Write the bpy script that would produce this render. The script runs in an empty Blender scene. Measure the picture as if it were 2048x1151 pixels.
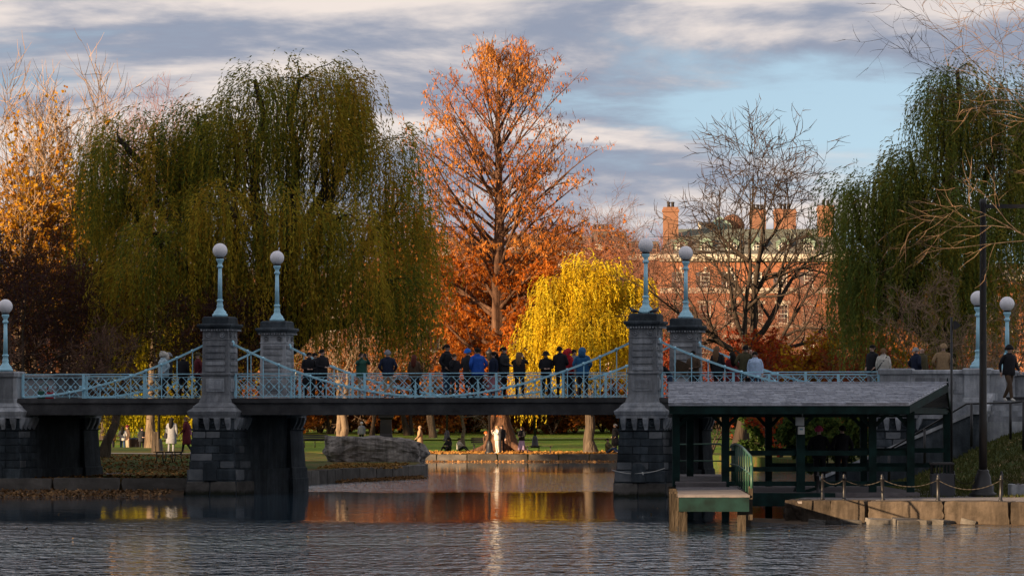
import bpy, bmesh, math, random
import numpy as np
from mathutils import Vector, Matrix

sc = bpy.context.scene
COL = sc.collection
R = math.radians
F, HX, HY, CAMZ = 7800.0, 1024.0, 840.0, 2.45      # photo focal length, centre column, horizon row, eye height

# ------------------------------------------------------------------ camera
cam_d = bpy.data.cameras.new('camera')
cam = bpy.data.objects.new('camera', cam_d); COL.objects.link(cam)
cam.location = (0, 0, CAMZ); cam.rotation_euler = (R(90), 0, 0)
cam_d.sensor_width = 36; cam_d.lens = F / 2048 * 36
cam_d.shift_y = (HY - 575.5) / 2048
cam_d.clip_start = 1; cam_d.clip_end = 20000
sc.camera = cam

# ------------------------------------------------------------------ light
SUN_AZ, SUN_EL = R(50), R(12)        # sun stands behind and to the left of the camera
LX, LY = math.sin(SUN_AZ), math.cos(SUN_AZ)           # horizontal direction in which the light travels
sun_d = bpy.data.lights.new('sun', 'SUN'); sun = bpy.data.objects.new('sun', sun_d); COL.objects.link(sun)
sun_d.energy = 5.0; sun_d.angle = R(0.6); sun_d.color = (1.0, 0.70, 0.42)
sd = Vector((LX * math.cos(SUN_EL), LY * math.cos(SUN_EL), -math.sin(SUN_EL)))
sun.rotation_euler = sd.to_track_quat('-Z', 'Y').to_euler()
sun.location = (-80, -60, 60)

w = bpy.data.worlds.new('World'); sc.world = w; w.use_nodes = True
nt = w.node_tree; N = nt.nodes; K_ = nt.links
for n in list(N): N.remove(n)
def nd(t, **k):
    n = N.new(t)
    for a, b in k.items(): setattr(n, a, b)
    return n
out = nd('ShaderNodeOutputWorld'); bg = nd('ShaderNodeBackground'); K_.new(bg.outputs[0], out.inputs[0])
bg.inputs['Strength'].default_value = 0.081
sky = nd('ShaderNodeTexSky', sky_type='NISHITA'); sky.sun_disc = False
sky.sun_elevation = SUN_EL; sky.sun_rotation = R(180) + SUN_AZ
sky.air_density = 1.0; sky.dust_density = 0.6; sky.ozone_density = 2.0
tc = nd('ShaderNodeTexCoord')
def vmath(op, a, b=None):
    n = nd('ShaderNodeVectorMath', operation=op)
    for i, s in enumerate((a, b)):
        if s is None: continue
        if hasattr(s, 'links'): K_.new(s, n.inputs[i])
        else: n.inputs[i].default_value = s
    return n.outputs[0]
def smath(op, a, b=None, c=None):
    n = nd('ShaderNodeMath', operation=op)
    for i, s in enumerate((a, b, c)):
        if s is None: continue
        if hasattr(s, 'links'): K_.new(s, n.inputs[i])
        else: n.inputs[i].default_value = s
    return n.outputs[0]
def sstep(x, a, b):
    n = nd('ShaderNodeMapRange', interpolation_type='SMOOTHSTEP')
    K_.new(x, n.inputs['Value']); n.inputs['From Min'].default_value = a; n.inputs['From Max'].default_value = b
    return n.outputs['Result']
def noise(v, scale, detail, rough, dist=0.0):
    n = nd('ShaderNodeTexNoise'); K_.new(v, n.inputs['Vector'])
    n.inputs['Scale'].default_value = scale; n.inputs['Detail'].default_value = detail
    n.inputs['Roughness'].default_value = rough; n.inputs['Distortion'].default_value = dist
    return n.outputs['Fac']
def mixc(f, a, b):
    n = nd('ShaderNodeMix', data_type='RGBA')
    K_.new(f, n.inputs[0])
    for i, s in ((6, a), (7, b)):
        if hasattr(s, 'links'): K_.new(s, n.inputs[i])
        else: n.inputs[i].default_value = (*s, 1)
    return n.outputs[2]
CLOUD_OFF = (3.0, 12.0, 8.8)
dirv = vmath('NORMALIZE', tc.outputs['Generated'])
K_.new(vmath('NORMALIZE', vmath('ADD', dirv, (0, 0, .15))), sky.inputs['Vector'])
p = vmath('ADD', vmath('MULTIPLY', dirv, (5.8, 5.8, 33.0)), CLOUD_OFF)
big = noise(vmath('MULTIPLY', p, (.55, .55, .62)), 1.0, 2, 0.5, 0.2)
def dens(v): return noise(v, 1.0, 8, 0.57, 0.35)
n1 = smath('ADD', smath('MULTIPLY', dens(p), .75), smath('MULTIPLY', big, .45))
n1b = smath('ADD', smath('MULTIPLY', dens(vmath('ADD', p, (-0.12, 0.0, 0.30))), .75), smath('MULTIPLY', big, .45))
mask = sstep(n1, 0.452, 0.572)
lit = sstep(smath('SUBTRACT', n1, n1b), -0.05, 0.085)
thick = sstep(n1, 0.60, 0.82)
cl = mixc(smath('MULTIPLY', lit, smath('SUBTRACT', 1.0, smath('MULTIPLY', thick, .32))), (1.55, 1.75, 2.25), (4.5, 4.0, 3.7))
fin = mixc(mask, vmath('MULTIPLY', sky.outputs[0], (1.25, 1.06, .92)), cl)
K_.new(fin, bg.inputs['Color'])

sc.view_settings.view_transform = 'Standard'; sc.view_settings.look = 'None'
sc.view_settings.exposure = 1.3; sc.view_settings.gamma = 1.0; sc.view_settings.use_curve_mapping = False
sc.cycles.use_denoising = True
sc.cycles.max_bounces = 6; sc.cycles.diffuse_bounces = 3; sc.cycles.transparent_max_bounces = 4
sc.cycles.caustics_reflective = False; sc.cycles.caustics_refractive = False

# ------------------------------------------------------------------ helpers
def P(px, py, Y):
    return Vector(((px - HX) / F * Y, Y, CAMZ + (HY - py) / F * Y))
def X(px, Y): return (px - HX) / F * Y
def Z(py, Y): return CAMZ + (HY - py) / F * Y

def link(o, parent=None):
    COL.objects.link(o)
    if parent is not None: o.parent = parent
    return o
def tag(o, label, cat, group=None):
    o['label'] = label; o['category'] = cat
    if group: o['group'] = group
    return o
def structure(o): o['kind'] = 'structure'; return o
def stuff(o): o['kind'] = 'stuff'; return o
def empty(name, loc, rz=0):
    o = bpy.data.objects.new(name, None); o.location = loc; o.rotation_euler = (0, 0, rz); o.empty_display_size = .3
    return link(o)
def put(name, me, parent=None, loc=None, rot=None, scale=None, mat=None):
    o = bpy.data.objects.new(name, me)
    if loc is not None: o.location = loc
    if rot is not None: o.rotation_euler = rot
    if scale is not None: o.scale = scale
    if mat is not None:
        if len(me.materials) == 0: me.materials.append(mat)
        if me.materials[0] is not mat:
            o.material_slots[0].link = 'OBJECT'; o.material_slots[0].material = mat
    return link(o, parent)

class MB:
    """collects shapes, builds one mesh"""
    def __init__(s): s.v = []; s.f = []; s.m = []; s.sm = []
    def add(s, V, Fc, mi=0, smooth=False):
        b = len(s.v); s.v += [tuple(x) for x in V]
        for f in Fc: s.f.append([i + b for i in f]); s.m.append(mi); s.sm.append(smooth)
    def box(s, x0, x1, y0, y1, z0, z1, mi=0):
        s.add([(x0,y0,z0),(x1,y0,z0),(x1,y1,z0),(x0,y1,z0),(x0,y0,z1),(x1,y0,z1),(x1,y1,z1),(x0,y1,z1)],
              [(0,3,2,1),(4,5,6,7),(0,1,5,4),(1,2,6,5),(2,3,7,6),(3,0,4,7)], mi)
    def bar(s, a, b, wd, ht, up=(0,0,1), mi=0):
        a = Vector(a); b = Vector(b); d = (b - a).normalized(); up = Vector(up)
        if abs(d.dot(up)) > .97: up = Vector((0,1,0))
        sx = d.cross(up).normalized() * wd / 2; sz = sx.cross(d).normalized() * ht / 2
        V = [p + i * sx + j * sz for p in (a, b) for i, j in ((-1,-1),(1,-1),(1,1),(-1,1))]
        s.add(V, [(0,1,2,3),(7,6,5,4),(0,4,5,1),(1,5,6,2),(2,6,7,3),(3,7,4,0)], mi)
    def tube(s, pts, rad, n=6, mi=0, cap=True):
        pts = [Vector(p) for p in pts]
        if not hasattr(rad, '__len__'): rad = [rad] * len(pts)
        rings = []
        ref = None
        for i, p in enumerate(pts):
            d = (pts[min(i + 1, len(pts) - 1)] - pts[max(i - 1, 0)])
            d = d.normalized() if d.length > 1e-9 else Vector((0,0,1))
            if ref is None: ref = d.orthogonal().normalized()
            ref = (ref - d * ref.dot(d)); ref = ref.normalized() if ref.length > 1e-6 else d.orthogonal().normalized()
            q = d.cross(ref)
            rings.append([p + rad[i] * (math.cos(2*math.pi*k/n) * ref + math.sin(2*math.pi*k/n) * q) for k in range(n)])
        V = [v for r in rings for v in r]; Fc = []
        for i in range(len(pts) - 1):
            for k in range(n):
                Fc.append((i*n + k, i*n + (k+1) % n, (i+1)*n + (k+1) % n, (i+1)*n + k))
        if cap: Fc.append(tuple(range(n))[::-1]); Fc.append(tuple((len(pts)-1)*n + k for k in range(n)))
        s.add(V, Fc, mi, True)
    def lathe(s, prof, n=16, c=(0,0,0), mi=0, ex=1.0, ey=1.0):
        V = [(c[0] + ex*r*math.cos(2*math.pi*k/n), c[1] + ey*r*math.sin(2*math.pi*k/n), c[2] + z) for r, z in prof for k in range(n)]
        Fc = [(i*n + k, i*n + (k+1) % n, (i+1)*n + (k+1) % n, (i+1)*n + k) for i in range(len(prof)-1) for k in range(n)]
        Fc.append(tuple(range(n))[::-1]); Fc.append(tuple((len(prof)-1)*n + k for k in range(n)))
        s.add(V, Fc, mi, True)
    def loft(s, rings, mi=0):
        """rings: (z, x0, x1, y0, y1)"""
        V = []
        for z, x0, x1, y0, y1 in rings: V += [(x0,y0,z),(x1,y0,z),(x1,y1,z),(x0,y1,z)]
        Fc = [(0,3,2,1)]
        for i in range(len(rings)-1):
            for k in range(4): Fc.append((i*4+k, i*4+(k+1)%4, i*4+4+(k+1)%4, i*4+4+k))
        n = (len(rings)-1)*4; Fc.append((n, n+1, n+2, n+3)); s.add(V, Fc, mi)
    def mesh(s, name, mats=()):
        me = bpy.data.meshes.new(name); me.from_pydata(s.v, [], s.f)
        me.polygons.foreach_set('material_index', s.m); me.polygons.foreach_set('use_smooth', s.sm)
        for m in (mats if isinstance(mats, (list, tuple)) else [mats]): me.materials.append(m)
        me.update(); return me
    def build(s, name, mats, parent=None): return put(name, s.mesh(name, mats), parent)

def bevelled(me, w_, seg=1):
    bm = bmesh.new(); bm.from_mesh(me)
    bmesh.ops.bevel(bm, geom=bm.edges[:], offset=w_, segments=seg, affect='EDGES', profile=.5)
    bm.to_mesh(me); bm.free(); return me

def np_mesh(name, V, Q, mat, col=None, smooth=False, k=4):
    """fast mesh: V (n,3), Q (m,k) vertex indices, col (n,3)"""
    me = bpy.data.meshes.new(name)
    V = np.ascontiguousarray(V, np.float32); Q = np.ascontiguousarray(Q, np.int32)
    me.vertices.add(len(V)); me.vertices.foreach_set('co', V.ravel())
    me.loops.add(Q.size); me.loops.foreach_set('vertex_index', Q.ravel())
    me.polygons.add(len(Q)); me.polygons.foreach_set('loop_start', np.arange(0, Q.size, k, dtype=np.int32))
    if smooth: me.polygons.foreach_set('use_smooth', np.ones(len(Q), bool))
    if col is not None:
        a = me.color_attributes.new('Col', 'FLOAT_COLOR', 'POINT')
        c4 = np.ones((len(V), 4), np.float32); c4[:, :3] = col; a.data.foreach_set('color', c4.ravel())
    me.materials.append(mat); me.update(calc_edges=True); return me

# ------------------------------------------------------------------ materials
def new_mat(name):
    m = bpy.data.materials.new(name); m.use_nodes = True
    t = m.node_tree; b = t.nodes['Principled BSDF']; return m, t, b
def stone_mat(name, c1, c2, scale=3.0, rough=.85, bump=.3, bscale=None, st=None, c3=None, stain=0, algae=False):
    """two-tone noise colour plus fine relief, in world space"""
    m, t, b = new_mat(name); L_ = t.links
    g = t.nodes.new('ShaderNodeNewGeometry')
    n = t.nodes.new('ShaderNodeTexNoise'); n.inputs['Scale'].default_value = scale; n.inputs['Detail'].default_value = 8; n.inputs['Roughness'].default_value = .65
    pos = g.outputs['Position']
    if st:
        vm = t.nodes.new('ShaderNodeVectorMath'); vm.operation = 'MULTIPLY'; L_.new(pos, vm.inputs[0]); vm.inputs[1].default_value = st; pos = vm.outputs[0]
    L_.new(pos, n.inputs['Vector'])
    r = t.nodes.new('ShaderNodeValToRGB'); L_.new(n.outputs['Fac'], r.inputs[0])
    r.color_ramp.elements[0].position = .3; r.color_ramp.elements[0].color = (*c1, 1)
    r.color_ramp.elements[1].position = .7; r.color_ramp.elements[1].color = (*c2, 1)
    if c3 is not None:
        e = r.color_ramp.elements.new(.5); e.color = (*c3, 1)
    oi = t.nodes.new('ShaderNodeObjectInfo'); mr = t.nodes.new('ShaderNodeMapRange')
    L_.new(oi.outputs['Random'], mr.inputs[0]); mr.inputs[3].default_value = .66; mr.inputs[4].default_value = 1.28
    mm = t.nodes.new('ShaderNodeVectorMath'); mm.operation = 'SCALE'
    L_.new(r.outputs[0], mm.inputs[0]); L_.new(mr.outputs[0], mm.inputs['Scale'])
    colr = mm.outputs[0]
    if stain:
        v2 = t.nodes.new('ShaderNodeVectorMath'); v2.operation = 'MULTIPLY'; L_.new(g.outputs['Position'], v2.inputs[0]); v2.inputs[1].default_value = (2.2, 2.2, .28)
        n3 = t.nodes.new('ShaderNodeTexNoise'); n3.inputs['Scale'].default_value = 1.6; n3.inputs['Detail'].default_value = 7; n3.inputs['Roughness'].default_value = .7; L_.new(v2.outputs[0], n3.inputs['Vector'])
        m3 = t.nodes.new('ShaderNodeMapRange'); L_.new(n3.outputs['Fac'], m3.inputs[0]); m3.inputs[1].default_value = .42; m3.inputs[2].default_value = .62; m3.inputs[3].default_value = 1 - stain; m3.inputs[4].default_value = 1.0
        s3 = t.nodes.new('ShaderNodeVectorMath'); s3.operation = 'SCALE'; L_.new(colr, s3.inputs[0]); L_.new(m3.outputs[0], s3.inputs['Scale']); colr = s3.outputs[0]
    if algae:
        sz = t.nodes.new('ShaderNodeSeparateXYZ'); L_.new(g.outputs['Position'], sz.inputs[0])
        ad = t.nodes.new('ShaderNodeMath'); ad.operation = 'MULTIPLY_ADD'; L_.new(n.outputs['Fac'], ad.inputs[0]); ad.inputs[1].default_value = .35; L_.new(sz.outputs[2], ad.inputs[2])
        m4 = t.nodes.new('ShaderNodeMapRange'); L_.new(ad.outputs[0], m4.inputs[0]); m4.inputs[1].default_value = .22; m4.inputs[2].default_value = .34; m4.inputs[3].default_value = 1; m4.inputs[4].default_value = 0
        x4 = t.nodes.new('ShaderNodeMix'); x4.data_type = 'RGBA'; L_.new(m4.outputs[0], x4.inputs[0]); L_.new(colr, x4.inputs[6]); x4.inputs[7].default_value = (.018,.020,.012,1); colr = x4.outputs[2]
    L_.new(colr, b.inputs['Base Color']); b.inputs['Roughness'].default_value = rough; b.inputs['Specular IOR Level'].default_value = .2
    n2 = t.nodes.new('ShaderNodeTexNoise'); n2.inputs['Scale'].default_value = bscale or scale * 8; n2.inputs['Detail'].default_value = 6
    L_.new(pos, n2.inputs['Vector'])
    bp = t.nodes.new('ShaderNodeBump'); bp.inputs['Strength'].default_value = bump; bp.inputs['Distance'].default_value = .12 if st else .03
    L_.new(n2.outputs['Fac'], bp.inputs['Height']); L_.new(bp.outputs[0], b.inputs['Normal'])
    return m
def paint_mat(name, c, rough=.5, var=.12, metal=0.0, scale=4.0):
    m, t, b = new_mat(name); L_ = t.links
    g = t.nodes.new('ShaderNodeNewGeometry')
    n = t.nodes.new('ShaderNodeTexNoise'); n.inputs['Scale'].default_value = scale; n.inputs['Detail'].default_value = 5
    L_.new(g.outputs['Position'], n.inputs['Vector'])
    r = t.nodes.new('ShaderNodeValToRGB'); L_.new(n.outputs['Fac'], r.inputs[0])
    r.color_ramp.elements[0].position = .3; r.color_ramp.elements[0].color = (*[x * (1 - var) for x in c], 1)
    r.color_ramp.elements[1].position = .7; r.color_ramp.elements[1].color = (*[min(1, x * (1 + var)) for x in c], 1)
    L_.new(r.outputs[0], b.inputs['Base Color']); b.inputs['Roughness'].default_value = rough; b.inputs['Metallic'].default_value = metal; b.inputs['Specular IOR Level'].default_value = .5 if rough < .7 else .2
    return m
def leaf_mat(name, trans=.4, rough=.6, gain=1.0):
    m = bpy.data.materials.new(name); m.use_nodes = True; t = m.node_tree
    for n in list(t.nodes): t.nodes.remove(n)
    o = t.nodes.new('ShaderNodeOutputMaterial'); a = t.nodes.new('ShaderNodeAttribute'); a.attribute_name = 'Col'
    d = t.nodes.new('ShaderNodeBsdfDiffuse'); tr = t.nodes.new('ShaderNodeBsdfTranslucent'); mx = t.nodes.new('ShaderNodeMixShader')
    t.links.new(a.outputs['Color'], d.inputs[0]); t.links.new(a.outputs['Color'], tr.inputs[0])
    mx.inputs[0].default_value = trans
    t.links.new(d.outputs[0], mx.inputs[1]); t.links.new(tr.outputs[0], mx.inputs[2]); t.links.new(mx.outputs[0], o.inputs[0])
    return m
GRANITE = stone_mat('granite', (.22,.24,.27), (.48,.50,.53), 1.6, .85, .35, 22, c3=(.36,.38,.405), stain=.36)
GRANITE_D = stone_mat('granite_dark', (.024,.033,.042), (.105,.122,.14), 1.2, .9, .5, 14, c3=(.052,.066,.078), stain=.4)  # dark stained granite, colour lowered further to deepen the shade under the deck
GRANITE_W = stone_mat('granite_warm', (.036,.028,.02), (.11,.085,.062), 1.5, .9, 1.0, 9, c3=(.085,.066,.05), stain=.5)
KERB = stone_mat('kerb_granite', (.055,.05,.045), (.15,.138,.125), 1.3, .9, .5, 10, c3=(.09,.083,.075))
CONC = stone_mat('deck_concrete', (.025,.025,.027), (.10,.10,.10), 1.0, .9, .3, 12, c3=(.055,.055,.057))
BLUE = paint_mat('blue_iron', (.40,.73,.88), .45, .12)
GLOBE = paint_mat('opal_glass', (.90,.88,.91), .25, .02)
GREEN = paint_mat('dark_green_paint', (.005,.022,.020), .75, .55, scale=3.5)
GREEN_L = paint_mat('green_rail_paint', (.022,.075,.048), .45, .3)
BLACK = paint_mat('black_iron', (.012,.012,.014), .45, .2)
WOOD = stone_mat('weathered_wood', (.022,.017,.012), (.09,.07,.05), 5, .9, .6, 14, st=(1,1,.2))
PLANK = stone_mat('dock_plank', (.09,.08,.083), (.17,.155,.158), 2.5, .8, .3, 20)
BARK = stone_mat('dark_bark', (.035,.027,.02), (.085,.065,.048), 5, .95, .8, 10, st=(1,1,.15))
BARK_P = stone_mat('pale_bark', (.07,.05,.032), (.24,.18,.12), 4, .95, .9, 9, st=(1,1,.15))
BARK_M = stone_mat('red_bark', (.04,.02,.013), (.17,.092,.055), 3.5, .95, 1.0, 8, st=(1,1,.12))
BARK_T = stone_mat('bare_tree_bark', (.03,.022,.017), (.13,.10,.072), 4, .95, .9, 9, st=(1,1,.15))
TWIG = paint_mat('brown_twig', (.15,.085,.06), .9, .25)
TWIG_R = paint_mat('reddish_twig', (.24,.10,.065), .9, .25)
TWIG_D = paint_mat('dark_twig', (.055,.024,.026), .9, .3)
TWIG_G = paint_mat('tan_twig', (.30,.20,.13), .9, .2)
LEAF = leaf_mat('leaf', .45)
LITTER = leaf_mat('fallen_leaf', .15)
# ------------------------------------------------------------------ the setting: ground, water, banks
def poly_sheet(name, pts, z0, z1, mat):
    """a flat-topped bank: polygon outline, vertical sides"""
    bm = bmesh.new()
    vs = [bm.verts.new((x, y, z1)) for x, y in pts]
    f = bm.faces.new(vs)
    r = bmesh.ops.extrude_face_region(bm, geom=[f])
    for v in [g for g in r['geom'] if isinstance(g, bmesh.types.BMVert)]: v.co.z = z0
    bmesh.ops.recalc_face_normals(bm, faces=bm.faces[:])
    bmesh.ops.triangulate(bm, faces=bm.faces[:])
    me = bpy.data.meshes.new(name); bm.to_mesh(me); bm.free(); me.materials.append(mat)
    return structure(put(name, me))

def lawn_mat(name, g1, g2, l1, l2, lo=.45, hi=.6, path=None):
    m, t, b = new_mat(name); L_ = t.links
    g = t.nodes.new('ShaderNodeNewGeometry')
    def nz(s, d=6, st=(1,1,1)):
        mp = t.nodes.new('ShaderNodeVectorMath'); mp.operation = 'MULTIPLY'; L_.new(g.outputs['Position'], mp.inputs[0]); mp.inputs[1].default_value = st
        n = t.nodes.new('ShaderNodeTexNoise'); n.inputs['Scale'].default_value = s; n.inputs['Detail'].default_value = d; n.inputs['Roughness'].default_value = .7
        L_.new(mp.outputs[0], n.inputs['Vector']); return n.outputs['Fac']
    def ramp(f, a, b_, ca, cb):
        r = t.nodes.new('ShaderNodeValToRGB'); L_.new(f, r.inputs[0])
        r.color_ramp.elements[0].position = a; r.color_ramp.elements[0].color = (*ca, 1)
        r.color_ramp.elements[1].position = b_; r.color_ramp.elements[1].color = (*cb, 1); return r.outputs[0]
    ga = ramp(nz(3), .35, .65, g1, g2); la = ramp(nz(9), .35, .65, l1, l2)
    mk = ramp(nz(.35, 9), lo, hi, (0,0,0), (1,1,1))
    mx = t.nodes.new('ShaderNodeMix'); mx.data_type = 'RGBA'
    L_.new(mk, mx.inputs[0]); L_.new(ga, mx.inputs[6]); L_.new(la, mx.inputs[7]); L_.new(mx.outputs[2], b.inputs['Base Color'])
    b.inputs['Roughness'].default_value = .95; b.inputs['Specular IOR Level'].default_value = .1
    bp = t.nodes.new('ShaderNodeBump'); bp.inputs['Strength'].default_value = .9; bp.inputs['Distance'].default_value = .06
    L_.new(nz(14, 4), bp.inputs['Height']); L_.new(bp.outputs[0], b.inputs['Normal']); return m
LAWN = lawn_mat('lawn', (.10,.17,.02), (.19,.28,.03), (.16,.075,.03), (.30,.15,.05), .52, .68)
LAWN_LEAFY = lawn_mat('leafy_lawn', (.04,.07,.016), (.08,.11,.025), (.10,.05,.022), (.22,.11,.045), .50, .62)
PAVE = stone_mat('quay_paving', (.13,.115,.11), (.25,.225,.215), 2.2, .9, .6, 14)
PATH = stone_mat('path_asphalt', (.10,.095,.095), (.19,.18,.175), 1.5, .95, .4, 12)
BED = stone_mat('lake_bed', (.03,.028,.022), (.06,.055,.045), 1, .95)

me = bpy.data.meshes.new('ground'); me.from_pydata([(-6000,-3000,-.9),(6000,-3000,-.9),(6000,9000,-.9),(-6000,9000,-.9)], [], [(0,1,2,3)])
me.materials.append(BED); structure(put('ground', me))

def water_mat():
    m, t, b = new_mat('lagoon_water'); L_ = t.links
    b.inputs['Base Color'].default_value = (.03,.055,.08,1); b.inputs['Roughness'].default_value = .03; b.inputs['IOR'].default_value = 1.33
    g = t.nodes.new('ShaderNodeNewGeometry')
    def mul(v):
        n = t.nodes.new('ShaderNodeVectorMath'); n.operation = 'MULTIPLY'; L_.new(g.outputs['Position'], n.inputs[0]); n.inputs[1].default_value = v; return n.outputs[0]
    def nz(v, s, d, r=.55, dist=0):
        n = t.nodes.new('ShaderNodeTexNoise'); n.inputs['Scale'].default_value = s; n.inputs['Detail'].default_value = d; n.inputs['Roughness'].default_value = r; n.inputs['Distortion'].default_value = dist
        L_.new(v, n.inputs['Vector']); return n.outputs['Fac']
    def mth(op, a, b_=None):
        n = t.nodes.new('ShaderNodeMath'); n.operation = op
        for i, s in enumerate((a, b_)):
            if s is None: continue
            if hasattr(s, 'links'): L_.new(s, n.inputs[i])
            else: n.inputs[i].default_value = s
        return n.outputs[0]
    def ss(x, a, c):
        n = t.nodes.new('ShaderNodeMapRange'); n.interpolation_type = 'SMOOTHSTEP'; L_.new(x, n.inputs[0]); n.inputs[1].default_value = a; n.inputs[2].default_value = c; return n.outputs[0]
    sx = t.nodes.new('ShaderNodeSeparateXYZ'); L_.new(g.outputs['Position'], sx.inputs[0])
    yy = mth('ADD', sx.outputs[1], mth('MULTIPLY', mth('SUBTRACT', nz(mul((.16,.07,0)), 1, 5), .5), 16.0))
    # wind-ruffled open water, a sheltered calm belt along the bridge, ruffled again beyond it
    near = mth('MULTIPLY', mth('SUBTRACT', 1.0, ss(yy, 88, 98)), mth('ADD', .45, nz(mul((.05,.22,0)), 1, 4)))
    far = mth('MULTIPLY', ss(yy, 133, 139), mth('SUBTRACT', 1.0, ss(yy, 176, 188)))
    amp = mth('ADD', mth('ADD', mth('MULTIPLY', near, 1.0), mth('MULTIPLY', far, .7)), .022)
    h = mth('ADD', nz(mul((4.4,1.5,0)), 1.0, 3, .5, .4), mth('MULTIPLY', nz(mul((.8,.5,0)), 1.0, 2), 1.2))
    bp = t.nodes.new('ShaderNodeBump'); bp.inputs['Distance'].default_value = .17
    L_.new(amp, bp.inputs['Strength']); L_.new(h, bp.inputs['Height']); L_.new(bp.outputs[0], b.inputs['Normal'])
    return m
WATER = water_mat()
me = bpy.data.meshes.new('lagoon_water'); me.from_pydata([(-300,-60,0),(300,-60,0),(300,260,0),(-300,260,0)], [], [(0,1,2,3)])
me.materials.append(WATER); structure(put('lagoon_water', me))

LB = [(-400,130),(-10.75,130),(-10.3,134),(-9.2,139),(X(612,149),149),(X(675,155),155),(X(838,166),166),(X(846,172),172),
      (X(830,192),192),(X(720,214),214),(-13,232),(-400,232)]
ZB = .5
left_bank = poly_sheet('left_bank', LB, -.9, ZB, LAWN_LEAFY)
RB = [(6.95,94.1),(12.0,91.75),(60,88.5),(400,60),(400,232),(X(1262,232),232),(X(1450,218),218),(X(1560,200),200),(X(1640,185),185),
      (X(1750,150),150),(11.8,128),(11.7,121),(10.4,112),(8.3,104),(7.0,97)]
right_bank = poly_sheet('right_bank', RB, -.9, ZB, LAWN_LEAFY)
poly_sheet('quay_pavement', [(6.8,93.9),(12,91.4),(60,88.2),(60,112),(10.45,112),(8.4,104),(7.1,97)], ZB - .05, ZB + .006, PAVE)

FAR = [(232,.42),(244,.46),(262,.62),(290,1.0),(330,1.5),(380,1.9),(450,2.0),(6000,2.0)]
def gz(Y): return float(np.interp(Y, [a for a, _ in FAR], [b for _, b in FAR]))
xs = [-3000,-300,-120,-60,-30,0,30,60,120,300,3000]
V = [(x, Y, -.9) for x in xs for Y in (232,)] + [(x, Y, z) for Y, z in FAR for x in xs]
n = len(xs); Fc = [(r*n + c, r*n + c + 1, (r+1)*n + c + 1, (r+1)*n + c) for r in range(len(FAR)) for c in range(n-1)]
me = bpy.data.meshes.new('far_lawn'); me.from_pydata(V, [], Fc); me.materials.append(LAWN); far_lawn = structure(put('far_lawn', me))

def path_strip(name, pts, width, zfun, mat):
    V = []; Fc = []
    for i, (x, y) in enumerate(pts):
        a = Vector(pts[max(i-1, 0)]); b_ = Vector(pts[min(i+1, len(pts)-1)]); d = (b_ - a).normalized(); nn = Vector((-d.y, d.x)) * width / 2
        for s in (-1, 1): V.append((x + s*nn.x, y + s*nn.y, zfun(y)))
    for i in range(len(pts)-1): Fc.append((2*i, 2*i+2, 2*i+3, 2*i+1))
    me = bpy.data.meshes.new(name); me.from_pydata(V, [], Fc); me.materials.append(mat); return structure(put(name, me))
LEAFPATH = stone_mat('leaf_strewn_path', (.17,.075,.03), (.36,.20,.08), 6, .95, .6, 20)
path_strip('lakeside_path', [(x, 236) for x in (-60,-30,-10,0,10,30,60)], 6.4, lambda y: gz(y) + .02, LEAFPATH)
path_strip('lawn_path', [(-90,292),(-40,286),(0,290),(40,298),(90,300)], 4.5, lambda y: gz(y) + .12, PATH)
path_strip('waterside_path', [(-90,141),(-40,140.5),(-22,141.5),(-14.2,143.5)], 5.0, lambda y: ZB + .012, PATH)

# leafy rise on the left bank, grassy slope on the right bank
def height_patch(name, xs, ys, fn, mat):
    V = [(x, y, fn(x, y)) for y in ys for x in xs]; n = len(xs)
    Fc = [(j*n+i, j*n+i+1, (j+1)*n+i+1, (j+1)*n+i) for j in range(len(ys)-1) for i in range(n-1)]
    me = bpy.data.meshes.new(name); me.from_pydata(V, [], Fc); me.materials.append(mat)
    me.polygons.foreach_set('use_smooth', [True]*len(Fc)); return structure(put(name, me))
def sm(a, b, x): t = min(1, max(0, (x - a) / (b - a))); return t*t*(3 - 2*t)
rng0 = np.random.default_rng(5)
def left_rise(x, y): return ZB - .03 + .38 * sm(146, 178, y) * sm(-11.5, -14.5, x) + .02*math.sin(x*1.7)*math.sin(y*.9)
height_patch('leafy_rise', np.linspace(-60, -11.2, 34), np.linspace(144.5, 232.4, 36), left_rise, LAWN_LEAFY)
path_strip('rise_path', [(-60,196),(-34,193),(-22,190),(-15,184)], 4.0, lambda y: ZB + .38, PATH)
def right_slope(x, y):
    return ZB - .04 + 1.75 * sm(98.5, 119, y + .12*(x - 12)) * sm(11.2, 16.5, x) + .03*math.sin(x*2.3)*math.sin(y*1.7)
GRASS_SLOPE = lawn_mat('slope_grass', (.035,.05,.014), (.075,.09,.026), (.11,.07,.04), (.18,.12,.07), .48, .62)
height_patch('grass_slope', np.linspace(10.8, 46, 60), np.linspace(97.5, 130, 40), right_slope, GRASS_SLOPE)

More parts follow.
